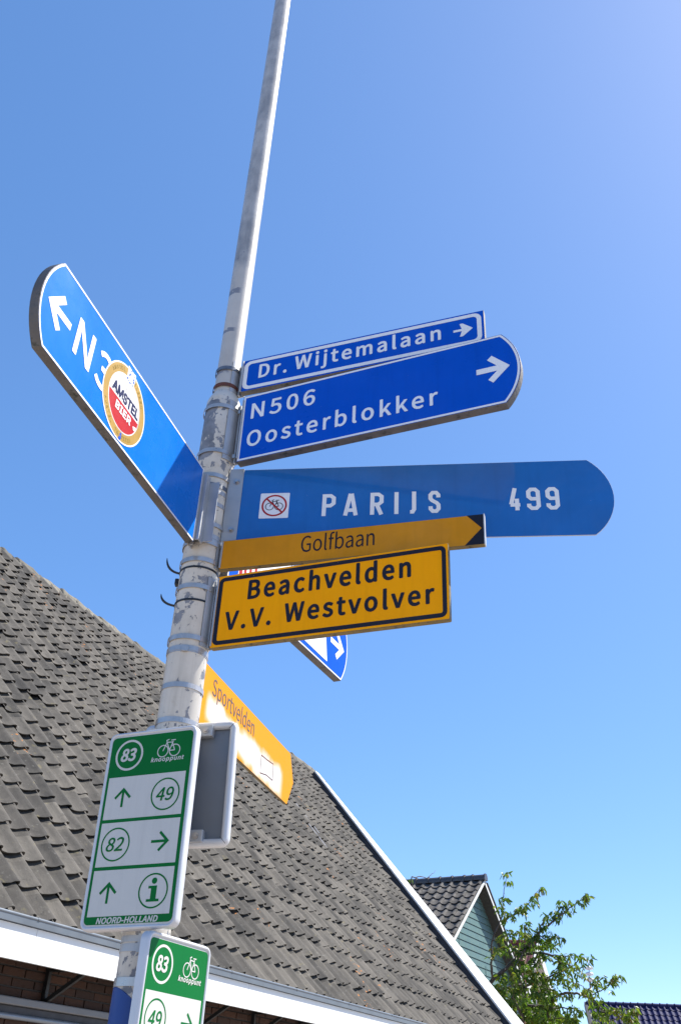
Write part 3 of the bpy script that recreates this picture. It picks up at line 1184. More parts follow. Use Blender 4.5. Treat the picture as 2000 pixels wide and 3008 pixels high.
flat('torn_crest', [(SX + 0.006 + x, SY + 0.118 + y - 0.004) for x, y in shield], WHT, st, 0.0020)
mb = MB()
for i in range(26):
    x, y = SX + 0.006 + r.uniform(-.019, .019), SY + 0.110 + r.uniform(-.027, .024)
    d_ = r.uniform(.002, .0065)
    mb.add([(x - d_, y, 0.0023), (x, y - d_ * r.uniform(.4, .9), 0.0023), (x + d_ * r.uniform(.5, 1.2), y, 0.0023), (x, y + d_ * r.uniform(.3, .9), 0.0023)], [(0, 1, 2, 3)])
mb.build('torn_flecks', BLUE, st)
mb = MB()
for (x, y, d_) in ((0.497, 0.108, .009), (0.503, 0.113, .006)):
    mb.add([(x + d_ * math.cos(t) * (1 + .3 * math.sin(3 * t)), y + d_ * .8 * math.sin(t), 0.0024) for t in [q * .7 for q in range(9)]], [tuple(range(9))])
mb.build('scratched_spot', WHT, st)
flat('scratched_hole', [(0.424, 0.0185), (0.436, 0.019), (0.441, 0.040), (0.434, 0.047), (0.426, 0.038)], BLUE, st, 0.0021)
mb = MB()
mb.box((W_ + 0.002, 0.012, -0.033), (W_ + 0.006, 0.290, 0.016))
mb.box((W_ + 0.0061, 0.012, 0.012), (W_ + 0.034, 0.290, 0.016))
mb.box((W_ + 0.0341, 0.02, 0.012), (W_ + 0.038, 0.27, 0.052))
mb.build('channel', ALU, s, bevel=0.001)
bracket(s, W_, 1, 0.1211, 0.01, 0.292, -0.008, [0.285, 0.205, 0.050], RLOW, depth=0.026, smats=[DARKBAND, STEEL, STEEL])

# --- flat blue bicycle route panel PARIJS 499
W_, H_ = 1.2616, 0.3195
s = thing('distance_sign', 'thin flat blue panel reading PARIJS 499 with round end and no-bicycle sticker', 'direction sign',
          sign_frame(97.68, 0.09, 0.1167, 3.2927, W_, 0.01), 'blue finger signs')
plate('panel', arc_right(W_, H_, 0.078), 0.005, [BLUE2, EDGE_L], s, 0.001)
GL = {
    'P': [[(0, 0), (0, 1)], [(0, .925), (.24, .925), (.36, .82), (.36, .57), (.24, .465), (0, .465)]],
    'A': [[(.01, 0), (.165, 1)], [(.355, 0), (.2, 1)], [(.06, .24), (.31, .24)]],
    'R': [[(0, 0), (0, 1)], [(0, .925), (.24, .925), (.36, .82), (.36, .57), (.24, .465), (0, .465)], [(.17, .465), (.36, 0)]],
    'I': [[(0, 0), (0, 1)]],
    'J': [[(.18, 1), (.18, .19), (.10, .075), (-.03, .075)]],
    'S': [[(.36, .70), (.36, .82), (.26, .925), (.1, .925), (0, .82), (0, .65), (.08, .56), (.28, .45), (.36, .36), (.36, .18), (.26, .075), (.1, .075), (0, .18), (0, .30)]],
    '4': [[(.24, 1), (.02, .27)], [(-.02, .245), (.46, .245)], [(.31, 0), (.31, .52)]],
    '9': [[(.34, .50), (.10, .50), (0, .60), (0, .82), (.10, .925), (.26, .925), (.36, .82)], [(.36, .86), (.36, .18), (.26, .075), (.1, .075), (0, .18), (0, .28)]],
}
for ch, xa, xb, yb, cap in (('P', .307, .356, .103, .095), ('A', .385, .438, .103, .095), ('R', .482, .530, .104, .095), ('I', .569, .583, .1045, .095), ('J', .618, .647, .105, .095),
                            ('S', .691, .734, .106, .094), ('4', .972, 1.021, .108, .095), ('9', 1.037, 1.085, .108, .095), ('9', 1.104, 1.151, .108, .095)):
    t_ = 0.0148
    xs_ = [p_[0] for l_ in GL[ch] for p_ in l_]
    lo, hi = min(xs_), max(xs_)
    sc_ = (xb - xa - t_) / (hi - lo) if hi > lo else 1
    ls = [[(xa + t_ / 2 + (p_[0] - lo) * sc_, yb + p_[1] * cap) for p_ in l_] for l_ in GL[ch]]
    strokes('letter', ls, t_, WHT, s, 0.0008)
mb = MB()
mb.box((-0.066, 0.002, 0.0008), (0.004, H_ + 0.002, 0.0045))
mb.build('mounting_plate', ALU, s, bevel=0.001)
for yb in (0.262, 0.051):
    mb = MB()
    mb.tube([(-0.019, yb, 0.0046), (-0.019, yb, 0.0075)], 0.0115, 16)
    mb.tube([(-0.019, yb, 0.0076), (-0.019, yb, 0.016)], 0.0075, 6)
    mb.build('bolt', BOLT, s)
bracket(s, -0.066, -1, 0.06, 0.0, H_, 0.0, [0.262, 0.050], RLOW, depth=0.02, flange=18)
pk = thing('no_bicycle_sticker', 'square white sticker with red ring crossing out a bicycle, on the PARIJS panel', 'sticker', s.matrix_basis.copy())
flat('white_square', rrect(0.0765, 0.099, 0.185, 0.209, 0.004), WHT, pk, 0.0008)


def bicycle(parent, x, y, w_, mat, lw, z, name='bicycle_symbol'):
    """small pictogram: x, y = left wheel bottom; w_ = total width"""
    k_ = w_
    rw = 0.235 * k_
    L_ = (x + rw, y + rw)
    R_ = (x + k_ - rw, y + rw)
    ls = []
    for c_ in (L_, R_):
        ls.append([(c_[0] + rw * math.cos(2 * math.pi * i / 24), c_[1] + rw * math.sin(2 * math.pi * i / 24)) for i in range(25)])
    hd = (x + 0.36 * k_, y + 0.66 * k_)
    ped = (x + 0.53 * k_, y + 0.24 * k_)
    seat = (x + 0.66 * k_, y + 0.62 * k_)
    top = (x + 0.385 * k_, y + 0.58 * k_)
    ls += [[L_, top, hd, (x + 0.47 * k_, y + 0.70 * k_)], [top, ped], [top, (x + 0.64 * k_, y + 0.57 * k_)], [ped, seat], [ped, R_], [R_, (x + 0.64 * k_, y + 0.54 * k_)],
           [(x + 0.56 * k_, y + 0.655 * k_), (x + 0.76 * k_, y + 0.66 * k_)]]
    return strokes(name, ls, lw, mat, parent, z)


bicycle(pk, 0.0985, 0.135, 0.064, BLK, 0.0028, 0.0012)
ring_strip('red_ring', circ(0.1307, 0.154, 0.047), circ(0.1307, 0.154, 0.0405), RED, pk, 0.0016)
strokes('red_bar', [[(0.1307 - 0.030, 0.154 + 0.030), (0.1307 + 0.030, 0.154 - 0.030)]], 0.0062, RED, pk, 0.0018)

# --- narrow yellow sign Golfbaan
W_, H_ = 0.9275, 0.1163
s = thing('attraction_sign', 'narrow dull yellow sign reading Golfbaan with dark notched corners at its right end', 'direction sign',
          sign_frame(106.76, -0.27, 0.0787, 3.1715, W_, 0.015), 'yellow signs')
plate('panel', [(0, 0), (W_, 0), (W_, H_), (0, H_)], 0.022, [YEL2, EDGE_Y], s)
text(s, 'Golfbaan', 0.298, 0.5585, 0.037, 0.064, BLK, F_HUM, 0.0, 1.0)
mk('arrow_corners', [(0.873, H_ - .0005, .0008), (W_ - .0005, H_ - .0005, .0008), (W_ - .0005, 0.0635, .0008), (0.921, 0.062, .0008),
                     (W_ - .0005, 0.0005, .0008), (0.864, 0.0005, .0008)], [(0, 3, 2, 1), (3, 5, 4, 2)], BLK, s)
mb = MB()
mb.box((W_, -0.001, -0.020), (W_ + 0.004, H_ + 0.001, 0.002))
mb.build('end_cap', EDGE_L, s, bevel=0.001)
bracket(s, 0, -1, 0.0787, 0.004, H_ - 0.004, -0.008, [0.095, 0.022], RLOW, depth=0.02, flange=20)

# --- yellow sign Beachvelden
W_, H_ = 0.8154, 0.2716
s = thing('attraction_sign', 'bright yellow sign with black border reading Beachvelden V.V. Westvolver', 'direction sign',
          sign_frame(111.30, 0.24, 0.0882, 2.8660, W_, 0.015), 'yellow signs')
plate('panel', rrect(0, 0, W_, H_, 0.004, 2), 0.024, [YEL, EDGE_Y], s, 0.0012)
ring_strip('border', rrect(0.0075, 0.0085, W_ - 0.0075, H_ - 0.008, 0.020), rrect(0.0225, 0.0235, W_ - 0.0215, H_ - 0.023, 0.007), BLK, s, 0.0008)
text(s, 'Beachvelden', 0.1235, 0.690, 0.1680, 0.0685, BLK, F_HUM, 0.011, 1.10)
text(s, 'V.V.', 0.0475, 0.212, 0.0615, 0.064, BLK, F_HUM, 0.011, 1.10)
text(s, 'Westvolver', 0.264, 0.766, 0.0625, 0.065, BLK, F_HUM, 0.011, 1.10)
bracket(s, 0, -1, 0.0882, 0.006, H_ - 0.006, -0.008, [0.222, 0.030], RLOW, depth=0.02, flange=30)

# --- rear blue sign, mostly hidden behind the yellow ones
W_, H_ = 1.010, 0.316
s = thing('direction_sign', 'partly hidden blue sign with white field and red lettering behind the yellow Beachvelden sign', 'direction sign',
          sign_frame(26.0, -0.2, 0.144, 3.2345, W_, 0.02), 'blue finger signs')
poly = arc_right(W_, H_, 0.056)
plate('panel', poly, 0.036, [BLUE, EDGE], s, 0.002)
ring_strip('border', offset_poly(poly, 0.003), offset_poly(poly, 0.009), WHT, s, 0.0008)
flat('white_field', [(0.07, 0.035), (0.86, 0.030), (0.80, H_ - 0.014), (0.10, H_ - 0.014)], WHT, s, 0.0010)
inv_ = s.matrix_basis.inverted()
for i, (px_, py_) in enumerate(((707.5, 1673), (720.5, 1674), (736.0, 1672), (752.0, 1671))):
    q = inv_ @ on_plane(px_, py_, s.matrix_basis.translation, s.matrix_basis.to_3x3().col[2])
    strokes('red_letter_stroke', [[(q.x, q.y - (0.035 if i in (0, 3) else 0.085)), (q.x + 0.002, min(q.y + 0.03, H_ - 0.018))]], 0.017 if i else 0.022, RED, s, 0.0014)
barb_arrow(s, 0.885, 1.03, 0.150, 0.955, 0.06, 0.026, WHT)
bracket(s, 0, -1, 0.144, 0.02, 0.29, -0.008, [0.25, 0.06], RLOW)

# --- yellow Sportvelden sign with white overspray
W_, H_ = 0.9304, 0.2158
k = NT('yellow_film_with_white_spray')
co = k.coord()
sep = k.n('ShaderNodeSeparateXYZ')
k.l(co, sep.inputs[0])
# soft-edged band of white spray paint: centre line drops to the right
ctr = k.mapr(sep.outputs[0], 0.0, 0.9, 0.072, 0.050)
dy = k.math('ABSOLUTE', k.math('SUBTRACT', sep.outputs[1], ctr))
wid = k.math('ADD', k.mapr(k.noise(co, 6.5, 3, 0.5), 0.3, 0.7, -0.022, 0.026), 0.050)
fy = k.mapr(k.math('SUBTRACT', wid, dy), -0.022, 0.034, 0, 1, True)
fx = k.math('MULTIPLY', k.mapr(sep.outputs[0], 0.015, 0.075, 0, 1, True), k.mapr(sep.outputs[0], 0.79, 0.88, 1, 0, True))
fac = k.math('MULTIPLY', fy, fx)
fac = k.mapr(k.math('ADD', fac, k.math('MULTIPLY', k.noise(co, 60, 4), 0.12)), 0.1, 0.95)
k.color(k.mix(fac, (0.62, 0.25, 0.008), (0.64, 0.62, 0.60)))
k.set(Roughness=0.6, Specular_IOR_Level=0.1)
SPRAY = k.m
s = thing('attraction_sign', 'sunlit orange-yellow sign reading Sportvelden, half sprayed over with white paint', 'direction sign',
          sign_frame(17.09, -0.34, 0.1338, 2.6713, W_, 0.012), 'yellow signs')
plate('panel', [(-0.03, 0), (W_, 0), (W_ + 0.062, H_ * 0.5), (W_, H_), (-0.03, H_)], 0.014, [SPRAY, EDGE_Y], s, 0.001)
text(s, 'Sportvelden', 0.070, 0.492, 0.132, 0.060, film('faded_grey_print', (0.10, 0.085, 0.085), 0.5), F_HUM, 0.0, 1.0)
strokes('scraped_outline', [[(0.5924, 0.0937), (0.5974, 0.0246), (0.665, 0.038), (0.7398, 0.0399), (0.7323, 0.1039), (0.66, 0.097), (0.5924, 0.0937)]], 0.0042, film('scraped_line', (0.10, 0.055, 0.045), 0.6), s, 0.0006)
bracket(s, -0.03, -1, 0.10, 0.004, H_ - 0.004, -0.008, [0.185, 0.055], RLOW + .0006, depth=0.016)
mb = MB()
zz = pole_z(520, 2112)
band_geo(mb, zz, 0.017, RLOW + .0012)
o = mb.build('strap', STEEL, s)
o.matrix_basis = s.matrix_basis.inverted() @ PF


# --- green cycle-node signs
def node_sign(label, mw, rows, footer, shift=None):
    s = thing('cycle_node_sign', label, 'cycle route sign', mw, 'green cycle node signs')
    W_, H_ = 0.2817, 0.541
    out = rrect(-0.0085, -0.0125, 0.2902, 0.5535, 0.021)
    # folded frame with a soft rim
    n = len(out)
    vs, fs = [], []
    prof = [(0.0075, 0.0), (0.004, 0.0035), (0.0, 0.0028), (-0.0035, -0.004), (-0.0035, -0.024), (0.012, -0.024)]
    for d_, z in prof:
        for x, y in offset_poly(out, d_):
            vs.append((x, y, z))
    for i in range(len(prof) - 1):
        for j in range(n):
            fs.append((i * n + j, (i + 1) * n + j, (i + 1) * n + (j + 1) % n, i * n + (j + 1) % n))
    o = mk('frame', vs, fs, FRAMEW, s, True)
    o.data.set_sharp_from_angle(angle=R(60))
    inner = offset_poly(out, 0.0072)
    plate('face', inner, 0.003, [WHT2, BACK], s, 0, z=-0.0004)
    flat('green_field', rrect(0, 0, W_, H_, 0.014), GRN, s, 0.0003)
    for i, (a, b) in enumerate(((0.2895, 0.4155), (0.1550, 0.2795), (0.0210, 0.1450))):
        flat('white_row', [(0.0085, a), (0.2710, a), (0.2710, b), (0.0085, b)], WHT2, s, 0.0007)
    ring_strip('number_ring', circ(0.0665, 0.4825, 0.0482), circ(0.0665, 0.4825, 0.0415), WHT2, s, 0.0007)
    text(s, '83', 0.0385, 0.0865, 0.465, 0.036, WHT2, F_HUM, 0.014, 1.0, 0.16, z=0.0009)
    bicycle(s, 0.1655, 0.4655, 0.076, WHT2, 0.0030, 0.0008)
    text(s, 'knooppunt', 0.147, 0.257, 0.4525, 0.0125, WHT2, F_HUM, 0.014, 1.05, 0.2, z=0.0009)

    def num(b, x, y):
        ring_strip('number_ring', circ(x, y, 0.0480), circ(x, y, 0.0435), GRN, s, 0.0011)
        text(s, b, x - 0.031, x + 0.024, y - 0.0185, 0.037, GRN, F_HUM, 0.006, 1.0, 0.18, z=0.0012)

    def arrow(x, y, right):
        L_ = 0.028
        if right:
            ls = [[(x - L_, y), (x + L_ - 0.004, y)], [(x - 0.002, y + 0.026), (x + L_ - 0.003, y), (x - 0.002, y - 0.026)]]
        else:
            ls = [[(x, y - L_), (x, y + L_ - 0.004)], [(x - 0.026, y - 0.001), (x, y + L_ - 0.003), (x + 0.026, y - 0.001)]]
        strokes('arrow', ls, 0.0078, GRN, s, 0.0011)

    yc = (0.3520, 0.2165, 0.0825)
    for i, rw in enumerate(rows):
        for kind, x in rw:
            if kind == 'up':
                arrow(x, yc[i], False)
            elif kind == 'right':
                arrow(x, yc[i], True)
            elif kind == 'i':
                ring_strip('info_ring', circ(x, yc[i], 0.0470), circ(x, yc[i], 0.0425), GRN, s, 0.0011)
                flat('info_dot', circ(x + 0.001, yc[i] + 0.026, 0.0085, 20), GRN, s, 0.0011)
                q = yc[i]
                mk('info_stem', [(x - .019, q - .029, .0011), (x + .021, q - .029, .0011), (x + .021, q - .022, .0011), (x + .011, q - .022, .0011), (x + .011, q + .013, .0011),
                                 (x - .016, q + .013, .0011), (x - .016, q + .006, .0011), (x - .007, q + .006, .0011), (x - .007, q - .022, .0011), (x - .019, q - .022, .0011)],
                   [(0, 1, 2, 3, 8, 9), (3, 4, 7, 8), (4, 5, 6, 7)], GRN, s)
            else:
                num(kind, x, yc[i])
    if footer:
        text(s, footer, 0.042, 0.235, 0.0022, 0.0150, WHT2, F_HUM, 0.014, 1.0, 0.2, z=0.0007)
    return s


def clamp_to_pole(s, xs, ys, zdist):
    """rear clamps: block on the sign's back plus a ring round the pole"""
    for y in ys:
        mb = MB()
        mb.box((xs - 0.03, y - 0.011, -zdist), (xs + 0.03, y + 0.011, -0.0225))
        mb.build('clamp', ALU, s, bevel=0.002)
        P = PF.inverted() @ (s.matrix_basis @ Vector((xs, y, 0)))
        mb = MB()
        band_geo(mb, P.z, 0.022, RLOW + 0.0012, 0.002)
        o = mb.build('strap', STEEL, s)
        o.matrix_basis = s.matrix_basis.inverted() @ PF


s1 = node_sign('shaded green and white cycle node board with 83, 49, 82 and NOORD-HOLLAND',
               sign_frame(112.04, 1.18, -0.1415, 2.0024, 0.2817, 0.110),
               [[('up', 0.0655), ('49', 0.2105)], [('82', 0.0655), ('right', 0.2125)], [('up', 0.0650), ('i', 0.2117)]], 'NOORD-HOLLAND')
clamp_to_pole(s1, 0.14, (0.47, 0.08), 0.06)
s2 = node_sign('sunlit green and white cycle node board cut off by the bottom edge',
               sign_frame(27.5, -0.03, -0.124, 1.427, 0.2817, 0.110),
               [[('49', 0.0655), ('right', 0.2125)], [], []], None)
clamp_to_pole(s2, 0.10, (0.44, 0.08), 0.06)
# --- back of the third board
W_, H_ = 0.315, 0.3957
mw = sign_frame(102.26, 1.56, 0.0594 + 0.1271 - W_, 2.2488, W_, -0.085)
s = thing('cycle_node_sign', 'grey metal back of a framed sign behind the upper green board', 'cycle route sign', mw)
out = rrect(0, 0, W_, H_, 0.024)
n = len(out)
vs, fs = [], []
prof = [(0.024, 0.0), (0.022, 0.012), (0.016, 0.016), (0.006, 0.015), (0.0, 0.008), (-0.002, -0.004), (0.002, -0.014), (0.012, -0.016)]
for d_, z in prof:
    for x, y in offset_poly(out, d_):
        vs.append((x, y, z))
for i in range(len(prof) - 1):
    for j in range(n):
        fs.append((i * n + j, (i + 1) * n + j, (i + 1) * n + (j + 1) % n, i * n + (j + 1) % n))
mk('frame', vs, fs, FRAMEW, s, True)
plate('back_sheet', offset_poly(out, 0.012), 0.003, [BACK, BACK], s, 0, z=-0.004)
for y in (H_ - 0.032, 0.030):
    mb = MB()
    mb.box((W_ - 0.150, y - 0.019, -0.0038), (W_ - 0.078, y + 0.019, 0.022))
    c_ = mb.build('clamp', ALU, s, bevel=0.003)
    mb = MB()
    mb.tube([(W_ - 0.100, y, 0.0221), (W_ - 0.100, y, 0.025)], 0.010, 16)
    mb.tube([(W_ - 0.100, y, 0.0251), (W_ - 0.100, y, 0.029)], 0.006, 6)
    mb.build('bolt', BOLT, c_)
mb = MB()
for (x, y) in ((W_ - 0.012, H_ - 0.012), (W_ - 0.012, 0.012)):
    sg = 1 if y > 0.1 else -1
    mb.add([(x - 0.013, y - sg * 0.014, 0.0172), (x - 0.012, y - sg * 0.0148, 0.0172), (x + 0.007, y + sg * 0.006, 0.0158), (x + 0.006, y + sg * 0.0068, 0.0158)], [(0, 1, 2, 3)])
mb.build('mitre_joint', IRON, s)

# ------------------------------------------------------------------ green gabled house behind the roof
GY = R(119.0)
gr = Vector((math.sin(GY), math.cos(GY), 0))         # along the ridge, towards the camera's right
gh = Vector((math.sin(GY + math.pi / 2), math.cos(GY + math.pi / 2), 0)) * -1   # along the gable, to the right and away
GD = 27.4
A = at_depth(1422.3, 2574.2, GD)                      # ridge end
# slope of the roof from the left verge
d1, d2 = ray(1421.9, 2602), ray(1338.7, 2763)
nn = d1.cross(d2)
gal = math.atan2(nn.dot(gh), -nn.dot(UP)) if False else None
best = None
for i in range(200, 750):
    a = R(i / 10)
    v_ = (-gh * math.cos(a) - UP * math.sin(a))
    e_ = abs(nn.normalized().dot(v_))
    if best is None or e_ < best[0]:
        best = (e_, a)
GA = best[1]
print('green house', A, 'slope', math.degrees(GA))
house = thing('green_clapboard_house', 'green clapboard house with dark grey pantile roof rising behind the white verge', 'house', Matrix.Translation((A.x, A.y, 0)))
GF = frame(A, gr, gh, UP)                             # x along ridge (gable at 0, body at x < 0), y right along gable, z up
HWALL = A.z - 3.0                                     # height of gable triangle shown
half = 3.0 / math.tan(GA)
sl_b = (gh * math.cos(GA) + UP * math.sin(GA))        # up the left slope
GRF = frame(A - UP * 0.10 + gr * 0.0 - sl_b * (3.6), gr, sl_b, gr.cross(sl_b))
DARKT = None
mb = MB()
ln = 9.0
mb.box((-ln, -0.3, -0.12), (-0.02, 3.62, -0.03))
groof = under(mb.build('roof', UNDERLAY), house, GRF)
DARKT = tile_mat('dark_grey_pantile', groof, 0.30, 0.34, (0.050, 0.047, 0.044), (0.115, 0.107, 0.098), 0.35, xo=9.0)
PROF2 = [(0, .035), (.03, .018), (.08, .004), (.13, 0), (.18, .012), (.225, .045), (.265, .062), (.30, .055), (.322, .03)]
tile_field(groof, GRF, PROF2, 0.30, 0.34, 0.03, DARKT, 22, 10, -6.64, 300, 0.42, thick=0.02, jitter=0.5, y0=0.17, seed=9)
# right slope, thin line of tiles seen edge on
sr_b = (-gh * math.cos(GA) + UP * math.sin(GA))
GRR = frame(A - UP * 0.10 - sr_b * 3.6, -gr, sr_b, (-gr).cross(sr_b))
mb = MB()
mb.box((0.0, -0.9, -0.10), (ln, 3.60, 0.05))
under(mb.build('far_roof_slope', mat_simple('dark_tile_edge', (0.06, 0.056, 0.052), 0.7)), house, GRR)
for j in range(12):
    mb = MB()
    mb.box((-0.03, -0.9 + j * 0.36, 0.052), (0.27, -0.9 + j * 0.36 + 0.37, 0.085), Matrix.Rotation(0.0, 4, 'X'))
    o = mb.build('verge_tile', DARKT, None, bevel=0.01)
    under(o, house, GRR @ Matrix.Translation((0, 0, 0)) @ Matrix.Rotation(0.0, 4, 'X'))
# ridge caps
CAPM = mat_simple('dark_ridge_cap', (0.06, 0.056, 0.056), 0.38, 0, 0.15, 8)
x = 0.05
q = 0
while x > -ln:
    L_ = 0.26 if q == 1 else 0.385
    mb = MB()
    n = 10
    for (xx, rr) in ((x, .135), (x - .045, .135), (x - .05, .115), (x - L_, .110)):
        for i in range(n):
            a = math.pi * (i / (n - 1)) * 1.2 - 0.1 * math.pi
            mb.v.append((xx, math.cos(a) * rr, math.sin(a) * rr * 1.1 - 0.07))
    for j in range(3):
        for i in range(n - 1):
            mb.f.append((j * n + i, j * n + i + 1, (j + 1) * n + i + 1, (j + 1) * n + i))
    mb.f.append(tuple(range(n - 1, -1, -1)))
    under(mb.build('ridge_cap', CAPM, None, True, autosmooth=40), house, GF)
    x -= L_
    q += 1
# gable wall with single boards
CLAP = mat_simple('green_grey_paint', (0.085, 0.155, 0.145), 0.55, 0, 0.06, 3, 0.05, 50)
SET = 0.30                                            # roof overhang at the gable
mb = MB()
yb_ = A.z - 3.2
mb.add([(-SET - .03, -4.0, -A.z), (-SET - .03, 4.0, -A.z), (-SET - .03, 4.0, -4.0 * math.tan(GA)), (-SET - .03, 0, -0.02), (-SET - .03, -4.0, -4.0 * math.tan(GA))], [(0, 1, 2, 3, 4)])
gw = under(mb.build('gable_wall', mat_simple('dark_board_gap', (0.03, 0.05, 0.05), 0.8)), house, GF)
bw = 0.172
for i in range(30):
    zt = -0.16 - i * bw
    zb = zt - bw + 0.012
    ht, hb = min(3.8, max(0.0, (-zt - 0.10) / math.tan(GA))), min(3.8, (-zb - 0.10) / math.tan(GA))
    mb = MB()
    mb.add([(-SET - .012, -ht, zt), (-SET - .012, ht, zt), (-SET + .004, hb, zb), (-SET + .004, -hb, zb),
            (-SET - .028, -ht, zt), (-SET - .028, ht, zt), (-SET - .028, hb, zb), (-SET - .028, -hb, zb)],
           [(0, 3, 2, 1), (4, 5, 6, 7), (3, 7, 6, 2), (0, 1, 5, 4), (0, 4, 7, 3), (1, 2, 6, 5)])
    mb.build('board', CLAP, gw)
# joint strips between boards
for yy, z0_, z1_ in ((-1.42, -2.6, -1.62), (0.62, -4.2, -2.3)):
    mb = MB()
    mb.box((-SET + .006, yy - 0.008, z0_), (-SET + .012, yy + 0.008, z1_))
    mb.build('joint_strip', CLAP, gw)
# barge boards and soffits
for sgn, basis in ((-1, -gh), (1, gh)):
    dv = Vector((0, sgn * math.cos(GA), -math.sin(GA)))
    nv = Vector((0, sgn * math.sin(GA), math.cos(GA)))
    for nm, x0_, x1_, d0, d1_, mt in (('barge_board', -0.025, 0.005, -0.155, -0.085, BPAINT), ('barge_soffit', -SET, -0.026, -0.15, -0.13, BPAINT)):
        mb = MB()
        M_ = Matrix.Identity(4)
        for i in range(3):
            M_[i][0], M_[i][1], M_[i][2] = (1, 0, 0)[i], dv[i], nv[i]
        mb.box((x0_, 0.02 + (0.0 if sgn < 0 else 0.12), d0), (x1_, 5.2, d1_), M_)
        under(mb.build(nm, mt), house, GF)
mb = MB()
mb.box((-SET, 1.42, -3.02), (0.0, 1.62, -2.86))
under(mb.build('purlin_end', mat_simple('dark_wood', (0.05, 0.03, 0.02), 0.7)), house, GF)
mb = MB()
mb.box((-ln, -3.9, -A.z), (-SET - 0.04, 3.9, -3.9 * math.tan(GA)))
under(mb.build('wall', BRICKFAR), house, GF)

# ------------------------------------------------------------------ red-roofed house far behind the tree
RD = 40.0
A2 = at_depth(1578, 2768, RD)
gr2, gh2 = gr, gh
h2 = thing('red_roofed_house', 'brick house with red roof ridge and white barge boards, mostly hidden by the cherry tree', 'house', Matrix.Translation((A2.x, A2.y, 0)))
HF2 = frame(A2, gr2, gh2, UP)
d1, d2 = ray(1583, 2775), ray(1638, 2959)
nn = d1.cross(d2).normalized()
GA2 = min((abs(nn.dot(gh2 * math.cos(R(i / 5)) - UP * math.sin(R(i / 5)))), R(i / 5)) for i in range(150, 400))[1]
print('red house', A2, math.degrees(GA2))
REDT = mat_simple('red_roof_tile', (0.15, 0.035, 0.03), 0.6, 0, 0.2, 4)
for sgn in (-1, 1):
    dv = Vector((0, sgn * math.cos(GA2), -math.sin(GA2)))
    nv = Vector((0, sgn * math.sin(GA2), math.cos(GA2)))
    M_ = Matrix.Identity(4)
    for i in range(3):
        M_[i][0], M_[i][1], M_[i][2] = (1, 0, 0)[i], dv[i], nv[i]
    mb = MB()
    nc = 30
    for i in range(nc):
        x0_ = -9.0 + i * 0.3
        for j in range(6):
            a0_, a1_ = math.pi * j / 6, math.pi * (j + 1) / 6
            q0, q1 = (x0_ + 0.05 * j, 0.04 * math.sin(a0_)), (x0_ + 0.05 * (j + 1), 0.04 * math.sin(a1_))
            mb.add([M_ @ Vector((q0[0], 0.05, q0[1])), M_ @ Vector((q1[0], 0.05, q1[1])), M_ @ Vector((q1[0], 4.4, q1[1])), M_ @ Vector((q0[0], 4.4, q0[1]))], [(0, 1, 2, 3)])
    under(mb.build('roof_slope', REDT, None, True), h2, HF2)
    mb = MB()
    mb.box((0.0, 0.0, -0.28), (0.03, 4.5, 0.06), M_)
    under(mb.build('barge_board', BPAINT), h2, HF2)
    mb = MB()
    mb.box((-0.5, 0.0, -0.16), (-0.002, 4.5, -0.13), M_)
    under(mb.build('barge_soffit', BPAINT), h2, HF2)
for i in range(12):
    mb = MB()
    mb.tube([(-i * 0.38, 0, 0.02), (-i * 0.38 - 0.05, 0, 0.02), (-i * 0.38 - 0.06, 0, 0.02), (-i * 0.38 - 0.378, 0, 0.02)], [.13, .13, .11, .105], 10)
    under(mb.build('ridge_cap', REDT, None, True, autosmooth=40), h2, HF2)
mb = MB()
q = 4.0
mb.add([(-0.5, -q, -A2.z), (-0.5, q, -A2.z), (-0.5, q, -q * math.tan(GA2) - .1), (-0.5, 0, -0.1), (-0.5, -q, -q * math.tan(GA2) - .1)], [(0, 1, 2, 3, 4)])
k = NT('red_brown_brick_far')
co = k.coord()
br = k.n('ShaderNodeTexBrick')
mp = k.n('ShaderNodeMapping')
mp.inputs['Rotation'].default_value = (0, R(90), R(90))
k.l(co, mp.inputs[0])
k.l(mp.outputs[0], br.inputs['Vector'])
br.inputs['Scale'].default_value = 4.5
br.inputs['Color1'].default_value = (0.20, 0.06, 0.04, 1)
br.inputs['Color2'].default_value = (0.27, 0.09, 0.06, 1)
br.inputs['Mortar'].default_value = (0.2, 0.18, 0.16, 1)
k.color(br.outputs['Color'])
k.set(Roughness=0.85)
under(mb.build('gable_wall', k.m), h2, HF2)
mb = MB()
mb.box((-0.49, -0.55, -4.3), (-0.44, 0.75, -1.9))
wf = under(mb.build('window', BPAINT), h2, HF2)
GLASS = mat_simple('dark_window_glass', (0.03, 0.045, 0.06), 0.06, 0, 0.1, 2, spec=0.8)
for (a, b) in ((-0.46, 0.07), (0.14, 0.66)):
    mb = MB()
    mb.box((-0.441, a, -4.2), (-0.436, b, -2.0))
    mb.build('pane', GLASS, wf)
mb = MB()
mb.box((-9, -q + .1, -A2.z), (-0.52, q - .1, -q * math.tan(GA2) - .2))
under(mb.build('wall', k.m), h2, HF2)

# ------------------------------------------------------------------ blue-glazed roof at the lower right
BD = 50.0
A3 = at_depth(1722, 2948, BD)
n3_ = None
